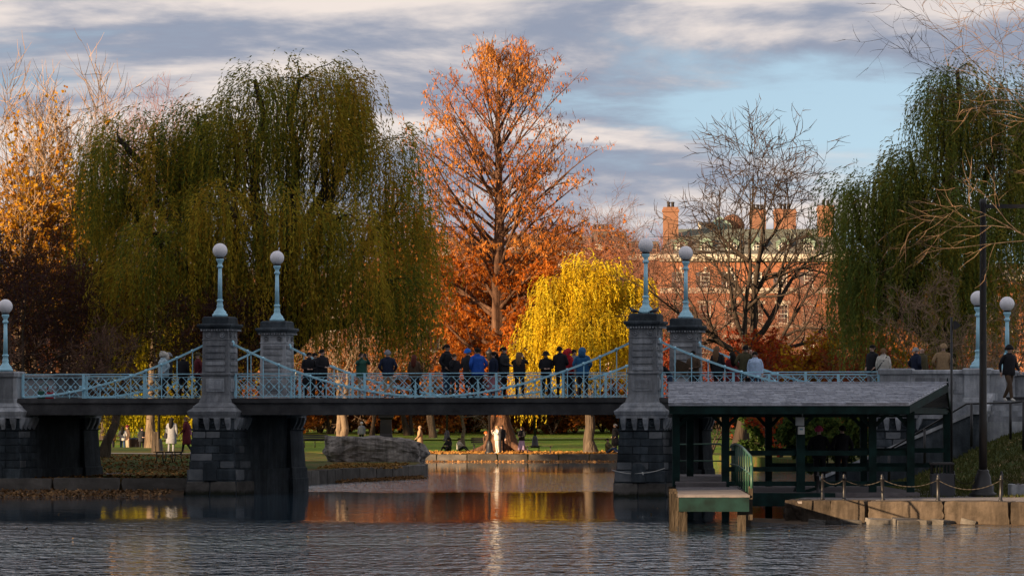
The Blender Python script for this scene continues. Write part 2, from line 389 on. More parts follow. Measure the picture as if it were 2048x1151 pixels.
# stone blocks
def rough_block(name, seed, amp=.03, cuts=2, bev=.06, mat=KERB):
    bm = bmesh.new(); bmesh.ops.create_cube(bm, size=1)
    bmesh.ops.subdivide_edges(bm, edges=bm.edges[:], cuts=cuts, use_grid_fill=True)
    rg = random.Random(seed)
    for v in bm.verts:
        k = sum(abs(abs(c) - .5) < 1e-4 for c in v.co)
        if k >= 2: v.co *= 1 - bev * (.6 + .8*rg.random()) * (k - 1)
        v.co += Vector((rg.uniform(-1,1), rg.uniform(-1,1), rg.uniform(-1,1))) * amp
    me = bpy.data.meshes.new(name); bm.to_mesh(me); bm.free(); me.materials.append(mat); return me
KST = [rough_block('kerb_stone', i, .012, 2, .02) for i in range(4)]
def kerb_line(parent, pts, blen, z0, z1, th, mat, meshes=KST, seed=1):
    rg = random.Random(seed)
    for a, b_ in zip(pts[:-1], pts[1:]):
        a = Vector(a); b_ = Vector(b_); L = (b_ - a).length; n = max(1, round(L / blen)); d = (b_ - a) / n
        for i in range(n):
            c = a + d * (i + .5)
            put('kerb_stone', rg.choice(meshes), parent, (c.x, c.y, (z0 + z1)/2 + rg.uniform(-.012,.012)), (0, 0, math.atan2(d.y, d.x)),
                (d.length * .985, th, z1 - z0), mat)
kerb_line(left_bank, [(X(-30,130),130),(-10.75,130)], 2.2, .06, .53, .5, KERB, seed=2)
kerb_line(left_bank, [(X(596,148.2),148.2),(X(675,155),155)], 1.5, -.35, .53, .45, KERB, seed=3)
kerb_line(left_bank, [(X(675,155),155),(X(838,166),166),(X(846,172),172)], 2.1, -.35, .55, .45, KERB, seed=4)
kerb_line(far_lawn, [(X(690,232),232),(X(1300,232),232)], 1.8, -.35, .45, .4, KERB, seed=5)
QST = [rough_block('quay_stone', 20 + i, .018, 5, .03, GRANITE_W) for i in range(5)]
qp = [(X(1612,93.6),93.6),(X(1672,93.3),93.3),(X(1742,92.9),92.9),(X(1896,92.3),92.3),(X(2030,91.6),91.6),(X(2110,91.2),91.2)]
for i, (a, b_) in enumerate(zip(qp[:-1], qp[1:])):
    a = Vector(a); b_ = Vector(b_); d = b_ - a; c = (a + b_)/2
    put('quay_stone', QST[i % 5], right_bank, (c.x, c.y + .1, .215), (0, 0, math.atan2(d.y, d.x)), (d.length*.995, .75, .66 + .02*(i % 2)), GRANITE_W)
put('quay_stone', QST[2], right_bank, (X(1600,94.2), 94.6, .24), (0, 0, R(78)), (1.5, .5, .60), GRANITE_W)
for i, (px, wd, h) in enumerate([(1700,.5,.12),(1760,.7,.15),(1815,.8,.14),(1850,.35,.11),(1885,.6,.13),(1950,.9,.12),(1670,.4,.1),(1632,.35,.13)]):
    put('shore_stone', QST[i % 5], right_bank, (X(px,92.3), 92.1 - .04*i % .2, .01), (.1*(i%3), .05, .2*i), (wd, .4, h*1.6), KERB)

# shingle beaches of leaves in front of the kerbs
def beach(name, pts, z_in, z_out):
    V = []; Fc = []
    for (x0, y0), (x1, y1) in pts: V += [(x0, y0, z_in), (x1, y1, z_out)]
    for i in range(len(pts)-1): Fc.append((2*i, 2*i+1, 2*i+3, 2*i+2))
    me = bpy.data.meshes.new(name); me.from_pydata(V, [], Fc); me.materials.append(BEACH); return structure(put(name, me))
BEACH = stone_mat('leafy_mud', (.04,.03,.022), (.13,.085,.05), 5, .95, .8, 25)
beach('leafy_shore', [((-24,129.8),(-24,121.5)),((-15,129.8),(-15,122.5)),((-12.5,129.8),(-12.3,125)),((-10.9,129.8),(-10.9,129.2))], .14, -.06)
beach('peninsula_shore', [((X(655,154),154),(X(655,153),153)),((X(700,156.5),156.5),(X(700,154.6),154.6)),((X(790,162.6),162.6),(X(790,160.2),160.2)),((X(838,165.8),165.8),(X(848,164),164)),((X(846,170),170),(X(862,168),168))], .12, -.05)
beach('quay_shore', [((X(1500,96),96),(X(1500,94.5),94.5)),((X(1600,94),94),(X(1590,91.6),91.6)),((X(1700,93.2),93.2),(X(1690,91.2),91.2)),((X(1800,92.7),92.7),(X(1800,91.6),91.6)),((X(2090,91.2),91.2),(X(2090,90.8),90.8))], .06, -.03)
beach('far_shore', [((X(840,231.9),231.9),(X(840,229),229)),((X(1000,231.9),231.9),(X(1000,230.4),230.4)),((X(1240,231.9),231.9),(X(1240,230.6),230.6))], .08, -.03)

# fallen leaves
def litter(name, n, xyz, c1, c2, s0, s1, seed):
    rg = np.random.default_rng(seed)
    p_ = xyz(rg, n); n = len(p_)
    a = rg.uniform(0, 2*np.pi, n); s = rg.uniform(s0, s1, n)
    u = np.stack([np.cos(a), np.sin(a), rg.normal(0,.5,n)], 1) * s[:, None]; v = np.stack([-np.sin(a), np.cos(a), rg.normal(0,.6,n)], 1) * s[:, None] * .6
    c0 = p_ + np.array([0,0,.015]) + np.abs(rg.normal(0,.01,n))[:, None]*np.array([0,0,1])
    V = np.stack([c0 - u, c0 + v, c0 + u, c0 - v], 1).reshape(-1, 3)
    t = rg.random(n)[:, None]; col = (np.array(c1)*(1-t) + np.array(c2)*t) * rg.uniform(.6,1.3,n)[:, None]
    return stuff(put(name, np_mesh(name, V, np.arange(4*n).reshape(n,4), LITTER, np.repeat(col, 4, 0))))
def reg(x0, x1, y0, y1, zf):
    def f(rg, n):
        x = rg.uniform(x0, x1, n); y = rg.uniform(y0, y1, n); return np.stack([x, y, np.array([zf(a, b) for a, b in zip(x, y)])], 1)
    return f
litter('fallen_leaves', 5000, reg(-24,-11.3,131,178, lambda x, y: max(ZB, left_rise(x, y))), (.10,.055,.025), (.32,.17,.06), .04, .10, 1)
litter('fallen_leaves', 1400, reg(X(640,160),X(800,160),158,176, lambda x, y: ZB), (.14,.07,.025), (.38,.22,.07), .04, .09, 2)
litter('shore_leaves', 1500, reg(-20,-11.2,124.5,129.5, lambda x, y: .14 - (129.8-y)*.025), (.10,.055,.03), (.26,.15,.07), .04, .09, 3)
litter('shore_leaves', 1600, lambda rg, n: (lambda t, k: np.stack([X(665,155.2)+t*(X(842,166.5)-X(665,155.2)) + .3*k, 155.2+t*11.3 - .4 - 1.9*k, .12-.14*k], 1))(rg.random(n), rg.random(n)), (.12,.06,.03), (.34,.2,.09), .04, .09, 4)
litter('fallen_leaves', 4500, reg(X(760,238),X(1330,238),232.6,243, lambda x, y: gz(y)+.025), (.30,.14,.04), (.6,.32,.09), .05, .13, 5)
litter('fallen_leaves', 1800, reg(10.5,22,98.5,118, right_slope), (.10,.06,.03), (.34,.24,.12), .025, .06, 6)
litter('fallen_leaves', 700, reg(X(848,230),X(1230,230),229.8,231.6, lambda x, y: .06-(231.9-y)*.04), (.25,.12,.05), (.55,.3,.12), .04, .09, 7)

litter('floating_leaves', 170, lambda rg, n: (lambda t, k: np.stack([(t-.5)*(30 + 20*k), 80 + 90*k, 0*t], 1))(rg.random(n), rg.random(n)**1.3), (.10,.06,.03), (.22,.15,.07), .02, .04, 17)
def tufts(name, n, zf, box_, c1, c2, seed):
    rg = np.random.default_rng(seed); x = rg.uniform(box_[0], box_[1], n); y = rg.uniform(box_[2], box_[3], n); z = np.array([zf(a, b) for a, b in zip(x, y)])
    a = rg.uniform(0, 2*np.pi, n); h = rg.uniform(.05,.13,n); ww = rg.uniform(.012,.028,n)
    b0 = np.stack([x, y, z], 1); u = np.stack([np.cos(a), np.sin(a), 0*a], 1)*ww[:, None]; tp = b0 + np.stack([rg.normal(0,.03,n), rg.normal(0,.03,n), h], 1)
    V = np.stack([b0-u, b0+u, tp], 1).reshape(-1,3); t = rg.random(n)[:, None]; col = np.array(c1)*(1-t)+np.array(c2)*t
    return stuff(put(name, np_mesh(name, V, np.arange(3*n).reshape(n,3), LITTER, np.repeat(col,3,0), k=3)))
tufts('slope_grass', 42000, right_slope, (10,24,98.5,122), (.045,.055,.016), (.11,.115,.04), 8)

# ------------------------------------------------------------------ big boulder on the point
bm = bmesh.new(); bmesh.ops.create_icosphere(bm, subdivisions=5, radius=1)
from mathutils import noise as mnoise
for v in bm.verts:
    c = v.co.copy()
    q = Vector((max(-.86, min(.86, c.x*1.15)), max(-.8, min(.8, c.y)), max(-.75, min(.62, c.z))))
    q += c * (.13 * mnoise.fractal(c*1.6 + Vector((7,3,1)), 1.0, 2.0, 5) + .035*mnoise.noise(c*9))
    if q.x > .4: q.z -= .18*(q.x - .4)
    if q.x > .6: q.z -= .25*(q.x-.6)
    v.co = q
me = bpy.data.meshes.new('boulder'); bm.to_mesh(me); bm.free()
BOULDER = stone_mat('boulder_rock', (.17,.15,.135), (.40,.36,.32), 1.2, .9, .9, 7, c3=(.28,.25,.225), stain=.6); me.materials.append(BOULDER)
me.polygons.foreach_set('use_smooth', [False]*len(me.polygons))
tag(put('boulder', me, None, (X(749,184), 184, ZB + .50), (0, R(1.5), R(-8)), (2.62, 1.5, 1.02)), 'huge long grey boulder lying on the grassy point', 'boulder')
# ------------------------------------------------------------------ the footbridge
TH = R(15); AX, AY = X(440,130), 130.0
BW, BL = 6.0, 14.56                     # distance between the two rails, distance between the pier pairs
DK = 3.19                               # deck level
UL, UR = -7.0, 22.1                     # where the deck meets the abutments
bridge = empty('footbridge', (AX, AY, 0), -TH)
tag(bridge, 'stone and pale blue iron footbridge with four lamp-topped piers and looping chains', 'bridge')
BM = Matrix.Translation((AX, AY, 0)) @ Matrix.Rotation(-TH, 4, 'Z')
def bw(u, v, z): return BM @ Vector((u, v, z))          # bridge coordinates to world
def bu(px, v):                                           # where along the bridge a picture column crosses the line v
    k = (px - HX) / F
    ox = AX + v*math.sin(TH); oy = AY + v*math.cos(TH)
    return (k*oy - ox) / (math.cos(TH) + k*math.sin(TH))
UNIT = MB(); UNIT.box(-.5,.5,-.5,.5,-.5,.5); UNIT_ME = UNIT.mesh('unit_block', BLUE)
BBLK = [bevelled(rough_block('stone', 40 + i, .0, 0, 0, GRANITE_D), .05) for i in range(1)]
SBLK = [rough_block('stone', 50 + i, .02, 2, .03, GRANITE_D) for i in range(4)]

def rect_h(z, hu, hv, cu, cv): return (z, cu - hu, cu + hu, cv - hv, cv + hv)
rgp = random.Random(11)
GRANITE_B = stone_mat('granite_tide', (.06,.055,.05), (.16,.148,.135), 1.5, .9, .8, 9, c3=(.105,.097,.088), algae=True)
GRANITE_M = stone_mat('granite_mid', (.07,.08,.09), (.17,.18,.19), 1.3, .9, .5, 14)
def arched_me():
    mb = MB(); n = 10; prof = [(-.21,0),(.21,0),(.21,.34)] + [(.21*math.cos(a), .34 + .21*math.sin(a)) for a in [math.pi*k/n for k in range(1,n)]] + [(-.21,.34)]
    V = [(x, y, z) for y in (0, -.09) for x, z in prof]; m = len(prof)
    mb.add(V, [tuple(range(m)), tuple(range(2*m-1, m-1, -1))] + [(i, m+i, m+(i+1)%m, (i+1)%m) for i in range(m)])
    mb.lathe([(.0,0),(.05,0),(.05,.03),(0,.03)], 12)
    me = mb.mesh('arched_stone', GRANITE_D); return me
ARCHED = arched_me()
mb = MB(); mb.loft([rect_h(0,.05,.05,0,0), rect_h(.06,.06,.05,0,-.02), rect_h(.20,.075,.10,0,-.05), rect_h(.34,.085,.12,0,-.07), rect_h(.40,.085,.12,0,-.07)]); BRACKET = mb.mesh('bracket', GRANITE)
mb = MB(); mb.lathe([(.12,0),(.12,.03),(.09,.03),(.09,.012),(.05,.012),(.045,.035),(.0,.04)], 16); ROSETTE = mb.mesh('rosette', GRANITE)
mb = MB(); mb.box(-.5,.5,-.5,.5,-.5,.5); PANEL = bevelled(mb.mesh('panel', GRANITE), .04)

def lower_pier(cu, name='pier', top=2.52, blocks=True, zbase=-.6):
    mb = MB()
    for cv, s in ((0, -1), (BW, 1)):
        mb.loft([rect_h(zbase,.87,.87,cu,cv), rect_h(.44,.87,.87,cu,cv), rect_h(.46,.85,.85,cu,cv), rect_h(.80,.83,.83,cu,cv), rect_h(.84,.79,.79,cu,cv), rect_h(2.10,.71,.71,cu,cv),
                 rect_h(2.12,.76,.76,cu,cv), rect_h(2.17,.76,.76,cu,cv), rect_h(2.18,.72,.72,cu,cv), rect_h(2.54,.72,.72,cu,cv)])
    mb.box(cu - .62, cu + .62, .6, BW - .6, zbase, 2.6)
    mb.box(cu - .74, cu + .74, .6, BW - .6, zbase, .81)
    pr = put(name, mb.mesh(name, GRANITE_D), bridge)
    # courses of dressed blocks: front face and the two flanks of the outer ends
    zc = [.86, 1.11, 1.36, 1.61, 1.86, 2.09]
    def hw(z): return .79 - .08 * (z - .84) / 1.26
    def course(z0, z1, splits, h, proud, mm, rough):
        zm, dz = (z0 + z1)/2, z1 - z0 - .026
        for face in ('f', 'r', 'l'):
            if face == 'l' and cu > 5: continue
            for a, b_ in zip(splits[:-1], splits[1:]):
                wd = (b_ - a)*2*h - .028; c = (a + b_ - 1)*h
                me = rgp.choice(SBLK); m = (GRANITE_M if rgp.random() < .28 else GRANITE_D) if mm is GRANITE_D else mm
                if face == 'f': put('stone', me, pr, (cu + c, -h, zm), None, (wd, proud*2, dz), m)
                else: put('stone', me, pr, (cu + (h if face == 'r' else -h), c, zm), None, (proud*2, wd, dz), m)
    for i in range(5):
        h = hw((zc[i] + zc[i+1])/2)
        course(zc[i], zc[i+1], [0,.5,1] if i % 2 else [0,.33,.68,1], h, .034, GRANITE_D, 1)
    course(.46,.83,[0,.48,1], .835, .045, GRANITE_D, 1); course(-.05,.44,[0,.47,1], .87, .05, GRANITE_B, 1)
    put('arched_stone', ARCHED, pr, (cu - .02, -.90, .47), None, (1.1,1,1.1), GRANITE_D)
    # corbel frieze
    for face in ('f', 'r'):
        for k in range(4):
            c = -.56 + k*.373
            if face == 'f': put('bracket', BRACKET, pr, (cu + c, -.72, 2.14), None, None, GRANITE)
            else: put('bracket', BRACKET, pr, (cu + .72, c, 2.14), (0, 0, R(90)), None, GRANITE)
        for k in range(3):
            c = -.37 + k*.373
            if face == 'f': put('rosette', ROSETTE, pr, (cu + c, -.715, 2.34), (R(90), 0, 0), None, GRANITE_D)
            else: put('rosette', ROSETTE, pr, (cu + .715, c, 2.34), (0, R(90), 0), None, GRANITE_D)
    for k in range(3): put('bracket', BRACKET, pr, (cu + .72, BW - .5 + k*.45, 2.14), (0, 0, R(90)), None, GRANITE)
    # sloping weathered cap
    for cv in (0, BW):
        mb = MB(); c = (cu, cv)
        mb.loft([rect_h(2.52,.80,.80,*c), rect_h(2.60,.81,.81,*c), rect_h(2.62,.83,.83,*c), rect_h(2.735,.86,.86,*c), rect_h(2.75,.86,.86,*c), rect_h(2.86,.72,.72,*c), rect_h(2.88,.705,.705,*c), rect_h(2.91,.705,.705,*c), rect_h(3.03,.57,.57,*c)])
        put('pier_cap', mb.mesh('pier_cap', GRANITE), pr)
    return pr

def shaft(cu, cv):
    c = (cu, cv); mb = MB()
    mb.loft([rect_h(3.02,.56,.56,*c), rect_h(3.10,.54,.54,*c), rect_h(3.26,.49,.49,*c), rect_h(3.29,.48,.48,*c), rect_h(3.93,.475,.475,*c), rect_h(3.95,.52,.52,*c), rect_h(4.00,.53,.53,*c),
             rect_h(4.02,.47,.47,*c), rect_h(5.10,.452,.452,*c), rect_h(5.12,.47,.47,*c), rect_h(5.15,.47,.47,*c), rect_h(5.16,.45,.45,*c), rect_h(5.42,.45,.45,*c)])
    sh = put('pier_shaft', mb.mesh('pier_shaft', GRANITE), bridge)
    for k in range(5):
        z = 4.02 + (k + .5)*.214; h = .47 - .018*(k + .5)/5
        put('panel', PANEL, sh, (cu, cv - h, z), None, (.68, .07, .115), GRANITE); put('panel', PANEL, sh, (cu + h, cv, z), None, (.07, .68, .115), GRANITE)
        put('panel', PANEL, sh, (cu - h, cv, z), None, (.07, .68, .115), GRANITE)
        if k: # bed joint
            put('joint_course', PANEL, sh, (cu, cv, z - .107), None, (.925 - .006*k, .925 - .006*k, .012), GRANITE_D)
    put('panel', PANEL, sh, (cu, cv - .478, 3.62), None, (.64, .05, .44), GRANITE); put('panel', PANEL, sh, (cu, cv - .49, 3.62), None, (.46, .07, .28), GRANITE)
    put('panel', PANEL, sh, (cu + .478, cv, 3.62), None, (.05, .64, .44), GRANITE); put('panel', PANEL, sh, (cu + .49, cv, 3.62), None, (.07, .46, .28), GRANITE)
    for s in (-.24, .24):
        put('rosette', ROSETTE, sh, (cu + s, cv - .448, 5.28), (R(90), 0, 0), (.75,.75,1.2), GRANITE); put('rosette', ROSETTE, sh, (cu + .448, cv + s, 5.28), (0, R(90), 0), (.75,.75,1.2), GRANITE)
    mb = MB()
    mb.loft([rect_h(5.42,.47,.47,*c), rect_h(5.46,.48,.48,*c), rect_h(5.47,.53,.53,*c), rect_h(5.54,.56,.56,*c), rect_h(5.56,.60,.60,*c), rect_h(5.62,.61,.61,*c), rect_h(5.65,.58,.58,*c), rect_h(5.66,.47,.47,*c), rect_h(5.86,.455,.455,*c), rect_h(5.90,.40,.40,*c)])
    co = put('cornice', mb.mesh('cornice', GRANITE_D), sh)
    for k in range(11):
        s = -.46 + k*.092
        put('dentil', PANEL, sh, (cu + s, cv - .53, 5.445), None, (.05,.10,.05), GRANITE); put('dentil', PANEL, sh, (cu + .53, cv + s, 5.445), None, (.10,.05,.05), GRANITE)
    return sh
for cu in (0, BL):
    lower_pier(cu)
    shaft(cu, 0); shaft(cu, BW)
# abutments
def abutment(u0, u1, cu, lampu, name='abutment'):
    lower_pier(cu, 'abutment_pier', zbase=-.4)
    lo, hi = min(u0, u1), max(u0, u1)
    mb = MB(); mb.box(lo, hi, -.45, BW + .45, -.4, 2.5)
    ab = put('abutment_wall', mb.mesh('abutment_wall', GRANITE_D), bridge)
    for i in range(8):
        z0 = .5 + i*.25; off = .3 if i % 2 else 0
        a = lo + .02 - off
        while a < hi - .1:
            b_ = min(hi, a + .62 + .12*rgp.random()); a2 = max(lo, a)
            if b_ - a2 > .12: put('stone', rgp.choice(SBLK), ab, ((a2 + b_)/2, -.45, z0 + .125), None, (b_ - a2 - .026, .07, .226), GRANITE_D)
            a = b_
    mb = MB(); mb.box(lo, hi, -.56, BW + .56, 2.5, 2.62); mb.box(lo, hi, -.50, BW + .50, 2.62, 3.03); put('string_course', mb.mesh('string_course', GRANITE), ab)
    for cv in (0, BW):
        mb = MB()
        mb.box(lo, hi, cv - .20, cv + .20, 3.03, 3.90)
        pa = put('parapet', mb.mesh('parapet', GRANITE), bridge)
        mb = MB(); mb.loft([(3.90, lo, hi, cv - .22, cv + .22), (3.93, lo - .0, hi, cv - .29, cv + .29), (4.02, lo, hi, cv - .29, cv + .29), (4.05, lo, hi, cv - .24, cv + .24)])
        put('coping', mb.mesh('coping', GRANITE), pa)
        a = cu; 
        for pu, hwid in ((cu, .48), (lampu, .40)):
            c = (pu, cv); mb = MB()
            mb.loft([rect_h(3.03,hwid+.06,.36,*c), rect_h(3.15,hwid+.03,.33,*c), rect_h(3.17,hwid,.30,*c), rect_h(3.88,hwid,.30,*c), rect_h(3.92,hwid+.06,.36,*c), rect_h(4.05,hwid+.07,.37,*c), rect_h(4.10,hwid+.02,.32,*c)])
            put('parapet_pier', mb.mesh('parapet_pier', GRANITE), pa)
        s0, s1 = sorted((cu, lampu)); s0 += .55; s1 -= .47
        if s1 - s0 > .8:
            for k in range(2):
                a0 = s0 + k*(s1 - s0)/2 + .08; a1 = s0 + (k+1)*(s1 - s0)/2 - .08
                put('panel', PANEL, pa, ((a0+a1)/2, cv - .20, 3.55), None, (a1-a0, .05, .50), GRANITE); put('panel', PANEL, pa, ((a0+a1)/2, cv - .215, 3.55), None, (a1-a0-.24, .06, .28), GRANITE)
        for k in range(1, 4):
            uo = (lo + .6*k) if lo < -8 else (hi - .6*k)
            put('panel', PANEL, pa, (uo, cv - .20, 3.55), None, (.5,.05,.5), GRANITE)
    return ab
UA = -7.62; UC = 22.75
abutment(UL - .2, UL - 8, UA, UA - .05)
abutment(UR + .2, UR + 4.1, UC, 25.35)

# deck
mb = MB(); mb.box(UL + .4, UR - .3, -.20, BW + .20, 2.66, 3.12); mb.box(UL - .6, UR + .4, -.18, BW + .18, 3.12, DK - .004); put('deck_slab', mb.mesh('deck_slab', CONC), bridge)
for a, b_ in ((UL - 8, UL), (UR, UR + 6)):
    mb = MB(); mb.box(a, b_, .22, BW - .22, 2.62, DK); put('approach_slab', mb.mesh('approach_slab', CONC), bridge)
def girder(u0, u1, v, s):
    mb = MB(); y0, y1 = sorted((v, v + s*.10))
    mb.box(u0, u1, y0, y1, 2.70, 3.03); y0, y1 = sorted((v + s*.0, v + s*.17)); mb.box(u0, u1, y0, y1, 3.03, 3.17); y0, y1 = sorted((v, v + s*.14)); mb.box(u0, u1, y0, y1, 2.63, 2.70)
    put('girder', mb.mesh('girder', CONC), bridge)
for a, b_ in ((UL - .1, -.50), (.50, BL - .50), (BL + .50, UR + .1)):
    for v, s in ((-.20, -1), (BW + .20, 1)): girder(a, b_, v, s)

# railings, chains and hangers
mb = MB(); mb.lathe([(.0,-.012),(.045,-.012),(.03,0),(.045,.012),(0,.012)], 6); 
star = MB()
for k in range(4):
    a = k*math.pi/4; d = Vector((math.cos(a), 0, math.sin(a)))*.055; star.bar(-d, d, .018, .022, (0,1,0))
STAR = star.mesh('lattice_rosette', BLUE)
H0, H1 = DK + .06, DK + .80
def railing(u0, u1, v, single):
    mb = MB(); mb.bar((u0, v, H1 + .01), (u1, v, H1 + .01), .045, .03); mb.bar((u0, v, H1 - .10), (u1, v, H1 - .10), .02, .016); mb.bar((u0, v, H0), (u1, v, H0), .03, .025)
    rl = put('railing', mb.mesh('railing', BLUE), bridge)
    # posts
    n = max(1, round((u1 - u0)/2.25))
    for k in range(n + 1):
        u = u0 + .04 + (u1 - u0 - .08)*k/n
        mbp = None
        put('post', UNIT_ME, rl, (u, v, (DK + H1)/2 + .0), None, (.075, .06, H1 - DK), BLUE)
    pitch = .36; hh = H1 - .10 - H0
    m = int((u1 - u0)/pitch) + 3; jm = MB(); st = MB()
    for i in range(-3, m):
        for s in (1, -1):
            a = u0 + i*pitch; pa, pb = (a, H0), (a + hh, H0 + hh)
            if s < 0: pa, pb = (a, H0 + hh), (a + hh, H0)
            # clip to the bay
            x0, z0 = pa; x1, z1 = pb
            if x1 <= u0 + .05 or x0 >= u1 - .05: continue
            if x0 < u0: z0 += (u0 - x0)*s; x0 = u0
            if x1 > u1: z1 -= (x1 - u1)*s; x1 = u1
            L = math.hypot(x1 - x0, z1 - z0)
            if L < .08: continue
            if single: put('lattice_bar', UNIT_ME, rl, ((x0+x1)/2, v + .009*s, (z0+z1)/2), (0, -math.atan2(z1 - z0, x1 - x0), 0), (L, .014, .016), BLUE)
            else: jm.bar((x0, v + .009*s, z0), (x1, v + .009*s, z1), .014, .016, (0,1,0))
        uc = u0 + i*pitch + hh/2
        for uu in (uc, uc + pitch/2):
            if u0 < uu < u1:
                zz = H0 + hh/2 
                for kk in range(4):
                    aa = kk*math.pi/4; d = Vector((math.cos(aa), 0, math.sin(aa)))*(.05 if uu == uc else .04); c = Vector((uu, v - .03, zz)); st.bar(c - d, c + d, .016, .02, (0,1,0))
    if not single: stuff(put('lattice', jm.mesh('lattice', BLUE), rl))
    stuff(put('lattice_rosettes', st.mesh('lattice_rosettes', BLUE), rl))
for v, single in ((.06, True), (BW - .06, False)):
    railing(UL - .1, -.48, v, single); railing(.48, BL - .48, v, single); railing(BL + .48, UR + .1, v, single)
mb = MB(); mb.lathe([(.0,-.05),(.055,-.05),(.075,-.03),(.075,.03),(.055,.05),(0,.05)], 10); COLLAR = mb.mesh('collar', BLUE)
def chain(zf, us, v):
    ch_pts = [Vector((u, v, zf(u))) for u in us]
    mb = MB(); mb.lathe([(.0,-.10),(.08,-.10),(.10,-.05),(.10,.05),(.07,.10),(0,.10)], 10)
    hi = max(ch_pts, key=lambda q: q.z)
    ch = put('suspension_chain', mb.mesh('chain_anchor', BLUE), bridge, hi, (0, R(60), 0))
    ch.rotation_euler = (0, 0, 0)
    for a, b_ in zip(ch_pts[:-1], ch_pts[1:]):
        c = (a + b_)/2; d = b_ - a
        put('chain_link', UNIT_ME, ch, c - hi, (0, -math.atan2(d.z, d.x), 0), (d.length*1.01, .05, .066), BLUE)
    for q in ch_pts:
        if q is hi: continue
        put('collar', COLLAR, ch, q - hi, (0, R(80), 0), (.72,.72,.85), BLUE)
        if q.z - DK > .12: put('hanger', UNIT_ME, ch, (q.x - hi.x, .02, (DK + q.z)/2 - hi.z), None, (.028,.022, q.z - DK), BLUE)
ZT, ZS = 5.02, DK + .045
mid = BL/2; half = mid - .40
for v in (-.02, BW + .02):
    nC = 25
    chain(lambda u: ZS + (ZT - ZS)*abs((u - mid)/half)**1.9, [.42 + (BL - .84)*k/nC for k in range(nC + 1)], v)
    nS = 12
    chain(lambda u: ZS + (ZT - ZS)*abs((u - UL)/(-.42 - UL))**1.75, [UL + (-.42 - UL)*k/nS for k in range(nS + 1)], v)
    chain(lambda u: ZS + (ZT - ZS)*abs((UR - u)/(UR - BL - .42))**1.75, [BL + .42 + (UR - BL - .42)*k/(nS+1) for k in range(nS + 2)], v)

# globe lamps on the piers and parapets
lp = MB()
lp.lathe([(.0,0),(.25,0),(.26,.05),(.25,.09),(.21,.11),(.21,.16),(.13,.24),(.10,.33),(.115,.36),(.10,.39),(.085,.50),(.11,.52),(.11,.56),(.08,.58)], 20)
lp.lathe([(.078,.58),(.060,1.62)], 12); lp.lathe([(.065,1.62),(.10,1.65),(.10,1.70),(.07,1.73),(.07,1.78),(.12,1.86),(.13,1.90),(.12,1.93)], 16)
LAMP_P = lp.mesh('column', BLUE)
mb = MB(); mb.lathe([(.245*math.cos(a), .245*math.sin(a)) for a in [(-.44 + .94*k/18)*math.pi for k in range(19)]], 28); GLOBE_ME = mb.mesh('globe', GLOBE)
mb = MB(); mb.lathe([(0,0),(.11,0),(.13,.03),(.12,.07),(0,.07)], 16); COLLAR_G = mb.mesh('globe_holder', BLACK)
def globe_lamp(u, v, z, label):
    o = empty('globe_lamp', bw(u, v, z)); tag(o, label, 'lamp', 'globe lamps along the bridge')
    put('column', LAMP_P, o); put('globe_holder', COLLAR_G, o, (0,0,1.92)); put('globe', GLOBE_ME, o, (0,0,2.20))
globe_lamp(0, 0, 5.90, 'blue globe lamp on the left front bridge pier, with dark willow behind its globe')
globe_lamp(0, BW, 5.90, 'blue globe lamp on the left rear bridge pier, slightly lower against the dark willow')
globe_lamp(BL, 0, 5.90, 'blue globe lamp with pigeons at its foot on the bridge pier beside the yellow willow')
globe_lamp(BL, BW, 5.90, 'blue globe lamp on the rear pier in front of the brick mansion')
globe_lamp(25.35, 0, 4.10, 'blue globe lamp on the stone parapet partly hidden by the tall black post')
globe_lamp(25.45, BW, 4.10, 'blue globe lamp on the rear parapet above the stone steps')
globe_lamp(UA - .05, 0, 4.10, 'blue globe lamp behind bare twigs at the shrubby end of the bridge')

# pigeons beside the lamp on the right front pier
def pigeon(loc, rz, label):
    mb = MB(); mb.tube([(-.16,0,.07),(-.10,0,.09),(0,0,.10),(.07,0,.12),(.11,0,.17),(.135,0,.215),(.15,0,.225)], [.012,.04,.062,.058,.035,.028,.008], 8)
    mb.tube([(.15,0,.222),(.18,0,.215)], [.008,.003], 4); mb.tube([(.0,.02,.05),(.0,.02,0)], .006, 4); mb.tube([(.0,-.02,.05),(.0,-.02,0)], .006, 4)
    o = put('pigeon', mb.mesh('pigeon', PIG), None, loc, (0,0,rz)); tag(o, label, 'bird', 'pigeons on the pier top')
    for s in (-1, 1):
        wb = MB(); wb.tube([(.05,s*.05,.12),(-.02,s*.062,.11),(-.12,s*.04,.09),(-.19,s*.02,.08)], [.02,.035,.025,.005], 6); put('wing', wb.mesh('wing', PIGW), o)
PIG = paint_mat('pigeon_grey', (.10,.11,.13), .7); PIGW = paint_mat('pigeon_wing', (.05,.055,.065), .7)
pigeon(bw(BL - .33, -.25, 5.88), R(-165), 'grey pigeon on the pier top facing the yellow willow')
pigeon(bw(BL + .33, -.20, 5.88), R(20), 'dark pigeon on the pier top facing the brick mansion')
